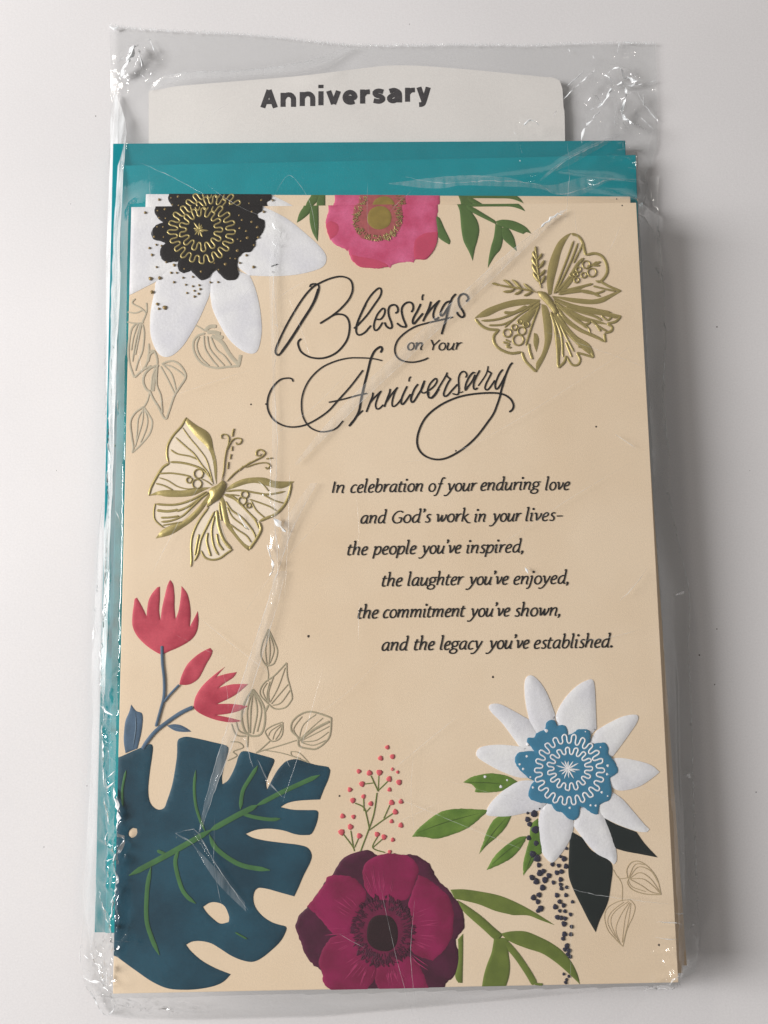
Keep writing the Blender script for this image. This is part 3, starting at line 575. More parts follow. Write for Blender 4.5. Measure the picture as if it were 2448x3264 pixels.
# --- green spray, bottom right
for s in ("70,308! 150,305 250,318 380,345 500,395 600,450 680,500 725,530! 640,500 560,470 470,468 440,462 350,440 250,400 150,375 98,365!", "385,585! 450,570 540,570 620,600 700,640 770,690 830,760 870,840 885,902! 820,840 740,770 650,710 560,680 480,650 430,625!", "345,610! 430,620 435,700 445,780 440,850 421,912! 269,916! 280,850 300,780 330,700", "118,620! 150,585! 150,700 146,895! 120,893! 100,850 120,750"):
    part('green_leaf', M_green, None, shape('K', s, .006, .011, .035))
part('leaf_stem', M_green, None, shape('K', "115,375! 160,400 260,470 350,550 400,590! 375,622! 340,615 280,560 200,490 150,440", .009, .014, .04), strokes('K', "38: 415,640 460,690 500,740 560,830 600,900 / 14: 600,898 630,903 650,903", .009, .008))
# --- leaves behind the white and blue flower
for s, vn in (("362,688! 420,655 500,638 570,640 630,655 680,685! 600,735 520,748 430,745 435,725! 410,700", "370,690 500,690 600,700"), ("60,1008! 100,960 170,900 250,855 350,843 450,848 520,850! 470,890 400,950 300,995 200,1020 130,1010", "90,985 250,925 450,870"),
          ("455,1108! 480,1040 500,980 540,910 580,885! 645,885! 620,940 570,1000 510,1050", "480,1070 540,980 610,900"), ("500,1205! 540,1130 600,1070 680,1015 735,1005! 710,1060 660,1120 600,1160", "530,1170 620,1090 710,1030"), ("715,1235! 715,1160 735,1080 750,1020 760,940 800,900! 830,1080 790,1130 750,1190", "735,1190 770,1100")):
    lf = part('green_leaf', M_green3, None, shape('J', s, .006, .014, .04, rag=.003))
    part('leaf_vein', M_gvein, lf, strokes('J', "5: "+vn, .020, .003, .4))
for reg, s in (('J', "1185,895! 1260,935 1380,980! 1430,1050 1505,1130! 1400,1110 1300,1090 1240,1060 1215,970"), ('K', "820,0! 815,120 815,220 850,320 900,420 940,500 985,575! 1010,500 1060,390 1080,280 1090,160 1050,110 960,60 900,-20! 830,-60!")):
    part('dark_leaf', M_darkleaf, None, shape(reg, s, .006, .014, .04))
for t_ in "778,872,20 740,906,15 752,935,14 785,965,22 748,1015,14 790,1045,15 768,1108,16 740,868,8 810,840,7".split(): part('navy_berry', M_navy, None, dots('J', t_, .020, .008))
for t_ in ("588,82,20 615,110,22 627,152,14 583,230,16 655,190,14 632,203,18 690,218,15 610,255,18 650,295,17 665,245,18 627,340,15 592,357,16 620,382,14 638,425,18 620,440,12 712,148,13 750,155,12 797,160,15 785,113,16 762,98,9 800,48,9 740,200,14 770,193,14 763,243,14 763,275,12 718,262,12 800,292,10 768,300,12 740,342,14 797,342,12 757,382,13 782,405,13 838,384,10 730,415,15 757,440,10 790,443,11 825,462,11 "
           "742,480,14 768,485,13 792,488,12 785,522,16 832,540,11 787,587,15 779,615,12 827,588,12 803,660,14 790,683,12 815,690,14 808,712,11 822,728,11 783,838,8 815,852,9 800,872,8 795,890,10").split():
    part('navy_berry', M_navy, None, dots('K', t_, .022, .008))

# --- white and blue flower
bf = part('flower_centre', M_blue, None, shape('J', "840,375 850,335 880,320 905,335 910,355! 950,350 970,375 975,410! 1010,395 1040,375 1085,378 1108,400 1105,440 1095,470! 1140,458 1190,455 1212,480 1210,520! 1240,555 1265,600 1265,630 1220,660! 1225,690 1232,740 1220,790 1180,805 1160,815! 1150,870 1120,870 1070,835 1045,830! 1040,880 1010,908 970,895 945,865 900,850 880,815! 840,810 790,800 750,780 745,740 760,700 780,680! 740,660 700,620 668,580 665,540 690,512 740,505 780,505! 760,480 735,450 740,425 780,425 790,400", .046, .012, .05, rag=.005), label="blue fringed flower centre with white stitching")
for s in ("750,325! 730,230 722,150 725,90 745,62 775,65 820,110 860,180 900,285! 910,420! 780,420!", "905,300! 930,240 980,170 1040,115 1100,85 1125,90 1135,140 1140,250 1145,375! 1050,470! 930,440!", "1145,385! 1200,350 1290,305 1360,290 1390,300 1380,340 1340,400 1290,470 1245,530! 1180,580! 1090,470!", "1230,550! 1290,545 1400,565 1470,590 1515,628! 1470,665 1400,710 1330,732 1270,735 1225,710! 1130,640!",
          "1230,740! 1300,790 1370,870 1430,940 1455,965 1440,980 1380,975 1280,940 1185,895! 1100,820! 1150,720!", "1030,830! 1170,840! 1200,920 1240,1010 1260,1090 1262,1150 1245,1170! 1210,1140 1150,1110 1090,1050 1010,945!", "870,800! 1000,830! 1012,940! 995,1010 950,1090 895,1155 870,1155 830,1110 808,1030 803,940 815,850!",
          "790,680! 700,680 620,720 550,780 510,830 497,870 515,885 620,888 720,870 825,850! 870,780!", "770,660! 690,660 600,630 520,590 450,545 438,515 460,485 520,470 600,468 692,478! 800,500! 810,600!", "690,476! 650,420 590,340 530,280 512,245 530,228 580,230 660,270 745,318! 800,380! 870,420! 820,520!"):
    part('petal', M_white, bf, shape('J', s, .012, .024, .15, step=.08))
part('white_stitching', M_white, bf, meander('J', 982, 615, 182, 182, .14, 22, 9, .056, .008, seed=7), meander('J', 985, 605, 112, 106, .2, 15, 9, .056, .008, seed=9))
part('white_star', M_white, bf, rays('J', 975, 607, 13, 45, 72, 8, .056, .006))
o = part('white_specks', M_white, bf, dots('J', "849,384,12 1077,389,5 1165,480,6 733,533,9 692,580,8 712,607,9 755,655,6 770,716,8 1207,588,10 1204,638,9 1172,744,9 1207,766,6 1107,820,8 1137,822,8 985,835,9 740,465,8", .054, .008), dots('J', "490,655,8 620,675,6 583,713,9", .022, .004)); o['kind'] = 'stuff'

# --- gold butterfly, upper right
GZ, GH = .010, .024
b1 = part('gold_butterfly', M_gold, None, strokes('B', """20: 995,385 1040,400 1070,440 1085,500 1092,528 / 20: 1092,528 1150,515 1200,535 1230,590 1230,650 1190,700 1155,695 / 18: 1180,695 1250,735 1325,765 / 15: 880,780 930,650 980,520 1012,430 / 15: 890,780 960,640 1005,540 1040,445 / 22: 900,770 980,680 1035,590 1080,545 / 14: 1010,580 1060,480 1070,450 / 16: 910,760 980,700 1030,640 / 18: 910,770 1020,745 1140,715 / 20: 910,785 1000,770 1100,765 1190,800 / 16: 1060,765 1150,780 1220,760 / 14: 1140,730 1220,750 1290,765 / 19: 1100,605 1140,590 1190,570 / 14: 1130,595 1165,570 / 14: 1140,595 1185,595 / 19: 360,945 400,990 450,1015 520,1020 / 19: 520,1020 485,1060 490,1110 530,1150 600,1175 670,1165 / 19: 670,1165 690,1220 730,1265 765,1298 / 16: 400,960 480,955 560,935 690,880 780,830 / 14: 450,990 540,985 620,950 / 22: 550,905 620,905 700,862 / 24: 790,845 740,880 690,940 640,965 / 15: 785,860 740,980 695,1125 / 18: 715,1110 722,1160 740,1215 / 14: 555,1005 640,930 740,865 / 16: 590,1115 545,1100 / 16: 590,1115 570,1130 600,1138 / 14: 595,1100 560,1085 / 19: 880,830 980,920 1080,985 1130,960 / 19: 900,860 960,950 1060,1020 1150,1060 1222,1102 / 18: 1222,1102 1215,1045 / 18: 1215,1042 1260,1028 1265,1000 1240,980 1290,965 1325,928 / 14: 900,840 1000,930 1100,1010 / 18: 960,870 1050,900 1150,930 1200,960 / 14: 950,890 1060,970 1110,1010 1120,1040 / 15: 1130,960 1180,1000 1230,1028 / 15: 1195,925 1235,955 1262,935 / 16: 1160,985 1190,1030 / 16: 880,820 1000,860 1150,885 1260,905 / 19: 860,900 890,1000 905,1130 910,1272 / 18: 910,1272 950,1232 962,1190 / 16: 962,1190 1000,1248 1040,1250 1055,1215 1032,1170 / 16: 1032,1170 1090,1185 1145,1203 / 15: 880,930 930,1050 942,1200 / 15: 900,930 960,1060 1015,1165 / 14: 960,1100 1000,1200 / 22: 905,910 970,1010 1045,1085 1110,1125 1145,1203 / 14: 930,980 1020,1090 1100,1160 / 14: 1040,1130 1110,1145""", GZ, .013, .06))
def rings(reg, spec, w_, z0, h):
    a = Acc(); ox, oy, k = REG[reg]
    for t_ in spec.split():
        x, y, r_ = (float(q) for q in t_.split(','))
        P = np.array([at(ox+(x+r_*math.cos(i*.33))*k, oy+(y+r_*math.sin(i*.33))*k, ZC) for i in range(21)]); a.add(*ribbon(P, w_*k*PX/2, ZC+z0, h))
    return a
for q_ in "1094,590,25 1132,642,28 1043,623,16 1078,660,17 1030,693,16 1028,655,12 1000,658,13 573,1042,26 620,1005,18 668,1028,26 645,1088,35 655,967,14 697,985,18".split(): part('ring_spot', M_gold, b1, rings('B', q_, 11, GZ+.006, .020))
for s in ("845,790! 835,700 845,600 870,520 910,440 960,395 995,380! 962,430 930,500 905,600 880,700 866,785!", "1327,765! 1270,800 1200,840 1120,850 1020,840 940,820 872,796! 950,803 1050,813 1150,818 1230,793 1290,768", "790,820! 700,815 600,825 500,855 420,890 357,942! 440,930 520,892 600,868 700,853 785,848!",
          "767,1300! 765,1240 800,1180 820,1100 815,1000 803,900 800,850! 830,860 855,920 868,1000 865,1080 840,1160 808,1230", "870,795! 950,830 1050,860 1150,875 1250,905 1327,925! 1290,945! 1200,925 1100,908 1000,880 900,830", "750,1040! 768,1045 782,1090 766,1165! 748,1110", "885,825! 980,880 1080,930 1180,960 1240,985! 1150,975 1040,950 940,890", "870,880! 940,960 1020,1050 1120,1120 1146,1203! 1050,1130 960,1040 890,960", "880,780! 950,720 1010,640 1050,590! 1010,690 950,760", "700,1000! 640,960 720,890 785,850! 750,920", "868,900! 900,1000 925,1120 915,1270! 895,1130", "905,768! 1000,742 1130,712! 1060,750 980,775", "905,850! 960,930 1060,1010 1160,1060 1222,1102! 1130,1065 1030,1020 940,950"):
    part('wing_band', M_gold, b1, shape('B', s, GZ, GH, .13, step=.05))
part('butterfly_body', M_gold, b1, shape('B', "772,765! 820,772 855,805 885,850 912,905! 885,915 860,880 820,835 788,800", GZ+.02, GH+.03, .12, step=.04))
part('antenna', M_gold, b1, strokes('B', "16: 795,745 775,640 760,468 / 22: 778,665 745,610 737,585 / 22: 772,610 742,560 740,535 / 20: 766,560 745,515 748,500 / 22: 785,665 812,640 820,622 / 22: 778,615 805,585 815,560 / 20: 770,560 792,535 800,515 / 22: 790,710 755,665 742,640 / 22: 795,715 815,680 820,660 / 18: 762,520 760,490 760,468", GZ, .035, .25))
part('antenna', M_gold, b1, strokes('B', "14: 775,775 680,752 560,732 472,716 / 20: 740,765 705,735 680,715 / 20: 665,748 625,705 603,690 / 20: 610,738 570,700 545,692 / 20: 735,768 710,785 682,795 / 20: 670,755 650,775 620,785 / 20: 620,748 595,765 545,768 / 18: 520,726 490,715 472,714", GZ, .035, .25))
# --- gold butterfly, left
for q in ("490,100! 440,190 360,280 305,380 295,480 312,562! 250,610 180,720 130,820 112,893! 300,860 560,850 735,810! 797,775! 790,520 765,420 700,300 600,200", "175,970! 160,1080 180,1150 262,1220! 450,1150 620,960 725,870! 560,930 420,978 300,988", "537,1618! 545,1500 560,1280 620,1150 720,1010 800,930! 830,960 840,1150 900,1340 955,1440! 830,1530 750,1545 680,1520 640,1450!",
          "885,845! 950,780 1050,730 1150,730 1380,800 1560,770! 1530,900 1480,1000 1400,1080 1310,1120 1232,1158! 1250,1240 1200,1340 1130,1440! 1000,1290 920,1100 870,920!"):
    part('wing_fill', M_cream, None, shape('F', q, .003, .003, .03))
b2 = part('gold_butterfly', M_gold, None, strokes('F', """25: 490,100 440,190 360,280 305,380 295,480 312,562 / 28: 320,565 250,610 180,720 130,820 112,893 / 12: 450,200 520,300 620,420 690,520 730,640 765,780 / 16: 380,300 480,390 570,470 640,570 710,660 755,760 / 16: 330,425 400,468 520,492 605,525 / 23: 320,552 430,557 540,580 640,620 720,690 760,760 / 18: 210,670 330,665 450,680 540,700 / 13: 210,710 300,740 400,800 500,825 570,820 / 16: 180,770 260,790 350,835 / 12: 640,720 700,750 755,790 / 16: 175,970 160,1080 180,1150 262,1220 / 23: 175,978 300,988 420,978 560,930 700,850 / 28: 190,1042 300,1053 410,1037 / 21: 230,1117 320,1115 420,1100 / 23: 230,1160 330,1150 450,1100 560,1000 680,880 / 25: 390,1055 500,1010 620,930 720,860 / 16: 250,1195 340,1180 450,1160 / 23: 537,1618 545,1540 540,1400 560,1280 620,1150 720,1010 / 25: 570,1560 610,1480 640,1340 700,1210 780,1050 / 23: 580,1500 600,1380 620,1285 / 21: 640,1450 680,1520 750,1545 830,1530 900,1480 960,1440 / 25: 710,1270 700,1360 740,1510 / 23: 780,1100 750,1250 770,1400 820,1500 / 25: 800,1280 820,1380 870,1450 / 32: 800,1040 820,1200 870,1340 950,1440 / 16: 830,960 830,1040 850,1150 / 28: 1130,1440 1200,1340 1250,1240 1230,1160 / 18: 890,950 950,1040 1060,1120 1160,1240 1200,1330 / 16: 930,1180 1010,1240 1100,1300 1150,1370 / 18: 880,890 980,930 1080,1020 1180,1130 1230,1230 / 15: 905,1010 960,1110 1060,1190 1120,1240 / 30: 1560,770 1530,900 1480,1000 1400,1080 1310,1120 1230,1155 / 21: 890,850 1050,840 1200,865 1330,880 1500,850 / 16: 900,890 960,885 1030,895 / 16: 1130,930 1250,970 1350,1010 1410,1050 / 16: 1150,950 1200,1040 1290,1120 / 14: 1190,730 1260,770 1330,850 / 16: 1270,880 1380,940 1480,970 / 21: 870,880 960,900 1030,960 1100,1040 1210,1150""", GZ, .015, .06))
for q_ in "615,672,46 600,775,46 520,737,28 1085,885,36 1060,948,40 1125,995,24".split(): part('ring_spot', M_gold, b2, rings('F', q_, 15, GZ+.006, .022))
for s in ("490,97! 530,130 600,180 700,240 745,310 765,420 790,520 800,620 797,775! 780,700 770,600 745,480 700,400 640,340 570,270 510,190 483,145!", "107,895! 200,850 300,835 450,840 560,820 650,810 735,808! 650,850 560,890 450,905 300,905 200,887", "180,1328! 240,1250 330,1195 450,1155 560,1065 650,965 725,870! 720,930 650,1040 560,1140 450,1220 330,1290",
          "845,890! 885,950 905,1060 935,1180 1005,1290 1085,1380 1147,1415! 1125,1455! 1060,1400 960,1280 885,1180 855,1060 833,930", "885,845! 950,780 1050,730 1150,710 1280,710 1400,745 1588,748! 1540,790 1460,820 1380,812 1300,790 1200,765 1100,775 980,815"):
    part('wing_band', M_gold, b2, shape('F', s, GZ, GH+.01, .13, step=.05))
part('butterfly_body', M_gold, b2, shape('F', "858,738! 892,770 882,840 832,920 762,970 700,1012! 715,940 735,890 725,850 750,812 800,790", GZ+.02, GH+.04, .14, step=.04))
part('antenna', M_gold, b2, strokes('F', "14: 850,740 870,650 880,540 900,430 920,370 920,300 885,270 850,280 850,310 878,315 / 16: 900,440 950,340 1000,310 1050,320 1042,360 1005,372 990,350 / 20: 958,295 965,250 976,212 / 14: 958,390 952,440 / 14: 945,470 935,525 / 14: 918,550 910,625", GZ, .024, .1))
part('antenna', M_gold, b2, strokes('F', "18: 900,750 990,660 1090,590 1200,530 1260,500 1290,460 1250,427 1210,440 1203,480 1238,490 1247,465 / 14: 1090,610 1200,570 1300,560 1340,590 1312,622 1288,600 / 14: 1030,640 1070,590 / 14: 1100,580 1150,548 / 14: 1300,520 1370,510", GZ, .024, .1))
# --- dust and flecks trapped on the card
o = part('dust_flecks', M_speck, None, dots('Z', "1983,655,2.5 800,1289,3 848,1288,3.5 1572,1252,2.5 1453,1437,3 983,2028,4 1571,2158,3.5 1693,2177,3.5 1082,2537,3 745,3010,3 1600,3010,2 1900,1360,3 2100,3012,3", .004, .003)); o['kind'] = 'stuff'

# ------------------------------------------------------------------ the cards under it
bpy.context.view_layer.update()
A_, B_2 = np.array(at(464.4,618.8,Z_C2)), np.array(at(2010,626,Z_C2))
ph = math.atan2(B_2[1]-A_[1], B_2[0]-A_[0])
mid = (A_+B_2)/2
top_mid = Vector((0, hh_, 0))
Rm = Matrix.Rotation(ph, 4, 'Z')
off = Vector((mid[0], mid[1], 0))-(Rm @ top_mid)
REAR = Matrix.Translation((off.x, off.y, 0)) @ Rm
rear = card_root(Z_C2-.15, "lowest cream greeting card, peeking out above and to the right of the top card")
def top_y(o):
    return max(v.co.y for v in o.data.vertices)
for ch in list(CARD.children):
    if ch.name.split('.')[0] in ('front_panel', 'back_panel') or top_y(ch) > hh_-.55 or any(top_y(g) > hh_-.55 for g in ch.children):
        c = ch.copy(); COL.objects.link(c); c.parent = rear; c.matrix_parent_inverse = Matrix.Translation(-CARD.location)
        for g in ch.children:
            if top_y(g) > hh_-.55:
                d = g.copy(); COL.objects.link(d); d.parent = c
rear.location = (off.x, off.y, Z_C2-.15); rear.rotation_euler = (0, 0, ph)
n_mid = 3; gap = (ZC-.15-Z_C2)/n_mid
for i, ((bx, by), ang) in enumerate((((2190,3078), 1.05), ((2176,3102), .6), ((2163,3122), .2))):
    z0, z1 = Z_C2+gap*i+.02, Z_C2+gap*(i+1)-.01
    r = card_root(z0, ("lower","middle","upper")[i]+" of three cream cards pressed between top and bottom card, only edge showing")
    P = np.array(at(bx, by, z1)); a = math.radians(ang); ux, uy = np.array([math.cos(a), math.sin(a)])*(CARD_W-.02), np.array([-math.sin(a), math.cos(a)])*(CARD_H-.03)
    q = [tuple(P-ux+uy), tuple(P-ux), tuple(P), tuple(P+uy)]
    for nm, a_, b_ in (('back_panel', z0, z0+(z1-z0)*.46), ('front_panel', z0+(z1-z0)*.54, z1)):
        o = slab(nm, q, a_, b_, M_card, .01, None, M_edge); o.parent = r; o.matrix_parent_inverse = Matrix.Translation((0, 0, -z0))

# ------------------------------------------------------------------ the clear bag
def poly_at(s, z):
    P = []
    for tok in s.split():
        a, b = tok.split(','); P.append(at(float(a), float(b), z))
    return np.array(P)
def resample(P, n):
    s = np.concatenate([[0], np.cumsum(np.linalg.norm(np.diff(P, axis=0), axis=1))]); t = np.linspace(0, s[-1], n)
    return np.stack([np.interp(t, s, P[:,0]), np.interp(t, s, P[:,1])], 1)
ZB = .10
TOP = "352,82 430,93 553,99 752,108 903,120 1084,142 1240,145 1481,142 1692,145 1813,139 2000,136 2088,140"
BOT = "330,3236 420,3248 600,3252 1000,3242 1400,3206 1650,3184 1900,3160 2100,3156 2215,3100"
LEFT = "350,82 352,200 352,330 350,452 346,508 345,653 340,798 336,942 334,1100 334,1280 329,1600 314,1696 305,1895 312,1836 301,1945 308,2017 292,2125 296,2306 288,2487 283,2604 285,2655 272,2759 266,2863 262,2966 255,3070 269,3139 317,3219 330,3236"
LEFT = "350,82 352,200 352,330 350,452 346,508 345,653 340,798 336,942 334,1100 334,1280 329,1600 314,1696 305,1895 300,1945 305,2017 292,2125 294,2306 288,2487 283,2604 285,2655 272,2759 266,2863 262,2966 255,3070 269,3139 317,3219 330,3236"
RIGHT = "2088,140 2094,260 2096,386 2096,452 2075,520 2056,561 2063,603 2070,660 2101,690 2102,758 2114,893 2117,961 2124,1100 2117,1263 2135,1462 2131,1570 2168,1751 2193,1860 2196,1890 2197,2053 2203,2270 2212,2500 2221,2742 2226,2914 2230,3018 2215,3100"
NU, NV = 400, 560
T_, B_ = resample(poly_at(TOP, ZB), NU), resample(poly_at(BOT, ZB), NU)
def byy(P, n, ref0, ref1):
    return resample(P, n)
L_, R_ = resample(poly_at(LEFT, ZB), NV), resample(poly_at(RIGHT, ZB), NV)
u = np.linspace(0, 1, NU)[None, :, None]; v = np.linspace(0, 1, NV)[:, None, None]
XY = (1-u)*L_[:, None]+u*R_[:, None]+(1-v)*T_[None]+v*B_[None]-((1-u)*(1-v)*T_[0]+u*(1-v)*T_[-1]+(1-u)*v*B_[0]+u*v*B_[-1])
X, Y = XY[..., 0], XY[..., 1]
def rect_mask(A, B, C):                     # corners TL, TR, BL
    e, f = B-A, C-A; M = np.linalg.inv(np.stack([e, f], 1))
    a = M[0,0]*(X-A[0])+M[0,1]*(Y-A[1]); b = M[1,0]*(X-A[0])+M[1,1]*(Y-A[1])
    return (a >= -.003) & (a <= 1.003) & (b >= -.003) & (b <= 1.003)
H = np.full(X.shape, .05)
H[inside(XY.reshape(-1, 2), hp).reshape(X.shape)] = Z_HEAD+.03
for tl, tr, bl, z in (((402.7,456), (1993.5,447), (307,2973), Z_E1), ((390.7,527), (2027,493), (335,2975), Z_E2)):
    H = np.where(rect_mask(*(np.array(at(*q, z)) for q in (tl, tr, bl))), np.maximum(H, z+.03), H)
c2 = [np.array(REAR @ Vector((sx*hw_, sy*hh_, 0)))[:2] for sx, sy in ((-1,1),(1,1),(-1,-1))]
H = np.where(rect_mask(*c2), np.maximum(H, Z_C2+.03), H)
H = np.where(rect_mask(np.array((-hw_,hh_)), np.array((hw_,hh_)), np.array((-hw_,-hh_))), np.maximum(H, ZC+.085), H)
def wave(seed, n, l0, l1, ang=None, spread=math.pi):
    r = np.random.default_rng(seed); s = np.zeros(X.shape)
    for _ in range(n):
        a = r.uniform(-spread, spread) if ang is None else ang+r.uniform(-spread, spread); k = 2*math.pi/r.uniform(l0, l1)
        s += np.sin(k*(X*math.cos(a)+Y*math.sin(a))+r.uniform(0, 6))
    return s/math.sqrt(n)
def crumple(seed, n, l0, l1):
    """facets: sums of folded triangle waves in warped directions"""
    r = np.random.default_rng(seed); s = np.zeros(X.shape); wx = wave(seed+1, 4, 1.5, 3)*.25; wy = wave(seed+2, 4, 1.5, 3)*.25
    for _ in range(n):
        a = r.uniform(0, math.pi); l = r.uniform(l0, l1); ph = r.uniform(0, 1)
        t = (((X+wx)*math.cos(a)+(Y+wy)*math.sin(a))/l+ph) % 1
        s += l*np.abs(2*t-1)
    return s/n
EDGE = np.full(X.shape, False); EDGE[0, :] = EDGE[-1, :] = True; EDGE[:, 0] = EDGE[:, -1] = True
# taut sheet over the pack (relaxed towards its neighbours, never under the things it covers)
from_edge = np.minimum(np.minimum(np.arange(NU)[None], NU-1-np.arange(NU)[None])/NU*13.5, np.minimum(np.arange(NV)[:, None], NV-1-np.arange(NV)[:, None])/NV*20)
Zf = np.minimum(H.copy(), 9)
def relax(Zc, Hc, it):
    E_ = np.zeros(Zc.shape, bool); E_[0] = E_[-1] = True; E_[:, 0] = E_[:, -1] = True
    for _ in range(it):
        a = Zc.copy(); a[1:-1, 1:-1] = (Zc[:-2, 1:-1]+Zc[2:, 1:-1]+Zc[1:-1, :-2]+Zc[1:-1, 2:])*.25
        Zc = np.maximum(a, Hc); Zc[E_] = ZB
    return Zc
s = 4
Hc = H[:NV//s*s, :NU//s*s].reshape(NV//s, s, NU//s, s).max((1, 3))
Zc = relax(np.maximum(Hc, .1), Hc, 700)
yi = np.clip((np.arange(NV)-(s-1)/2)/s, 0, Zc.shape[0]-1); xi = np.clip((np.arange(NU)-(s-1)/2)/s, 0, Zc.shape[1]-1)
y0 = np.floor(yi).astype(int); x0 = np.floor(xi).astype(int); y1 = np.minimum(y0+1, Zc.shape[0]-1); x1 = np.minimum(x0+1, Zc.shape[1]-1)
fy = (yi-y0)[:, None]; fx = (xi-x0)[None]
Zf = Zc[y0][:, x0]*(1-fy)*(1-fx)+Zc[y0][:, x1]*(1-fy)*fx+Zc[y1][:, x0]*fy*(1-fx)+Zc[y1][:, x1]*fy*fx
Zf = relax(Zf, H, 60)
# relief of the sheet
ed = np.clip(from_edge/.5, 0, 1)
D = wave(3, 8, 2.2, 6)*.018+wave(5, 8, 1.0, 2.2)*.0035
def zone(px, py, rx, ry, rot=0):
    cx, cy = at(px, py, ZC if 380 < px < 2150 and 660 < py < 3140 else .4); c, s_ = math.cos(rot), math.sin(rot)
    dx, dy = (X-cx), (Y-cy); a = (dx*c+dy*s_)/(rx*PX); b = (-dx*s_+dy*c)/(ry*PX)
    return np.exp(-(a*a+b*b))
cr1, cr2, cr3 = crumple(21, 5, .35, .9), crumple(31, 5, .5, 1.3), crumple(41, 5, .18, .45)
for args, amp, cr in (((1960,330,120,150), .8, cr2), ((1960,330,150,150), .35, cr1), ((440,170,110,90), .55, cr1), ((350,3100,90,170), .55, cr2), ((420,3200,260,50), .4, cr1),
                      ((330,2800,60,240), .45, cr1), ((330,2300,45,200), .30, cr1), ((350,1320,45,60), .35, cr3), ((2180,3060,100,110), .6, cr2), ((2220,2800,25,200), .30, cr1),
                      ((580,3200,120,50), .5, cr3), ((870,1750,30,260), .10, cr3), ((870,950,22,230), .07, cr3), ((1700,380,90,60), .12, cr3), ((2000,2960,160,120), .06, cr1),
                      ((1200,125,900,40), .16, cr3), ((540,2550,120,300), .03, cr1)):
    D += zone(*args)*amp*(cr-cr.mean())
XS, YS, ZS = X[::3, ::3].ravel(), Y[::3, ::3].ravel(), Zf[::3, ::3].ravel()
def at_film(px, py):
    z = .8
    for _ in range(10):
        p = at(px, py, z); z = .4*z+.6*float(ZS[((XS-p[0])**2+(YS-p[1])**2).argmin()])
    return at(px, py, z)
def crease(s, wpx, h, sharp=False, jit=0.0, asym=0.0):
    """a fold line in the film"""
    global D
    P = []
    for tok in s.split():
        a, b = (float(q) for q in tok.split(',')); P.append((*at_film(a, b), False))
    P = catmull(P, False, .12); 
    if jit: P = P+RNG.normal(0, jit, P.shape)
    lo, hi = P.min(0)-.6, P.max(0)+.6
    m = (X > lo[0]) & (X < hi[0]) & (Y > lo[1]) & (Y < hi[1])
    Q = np.stack([X[m], Y[m]], 1); a = P[:-1]; d = P[1:]-P[:-1]; L = (d**2).sum(1)+1e-12
    t = np.clip(((Q[:, None]-a[None])*d[None]).sum(2)/L[None], 0, 1)
    vec = Q[:, None]-(a[None]+t[..., None]*d[None]); dd = np.sqrt((vec**2).sum(2)); i = dd.argmin(1); r = dd[np.arange(len(Q)), i]
    al = (i+t[np.arange(len(Q)), i])/len(d); env = np.clip(np.minimum(al, 1-al)*5, 0, 1)
    side = np.sign(d[i][:, 0]*vec[np.arange(len(Q)), i][:, 1]-d[i][:, 1]*vec[np.arange(len(Q)), i][:, 0])
    w_ = wpx*PX*(1+asym*side)
    g = np.exp(-r/w_) if sharp else np.exp(-(r/w_)**2)
    D[m] += h*1.7*env*g
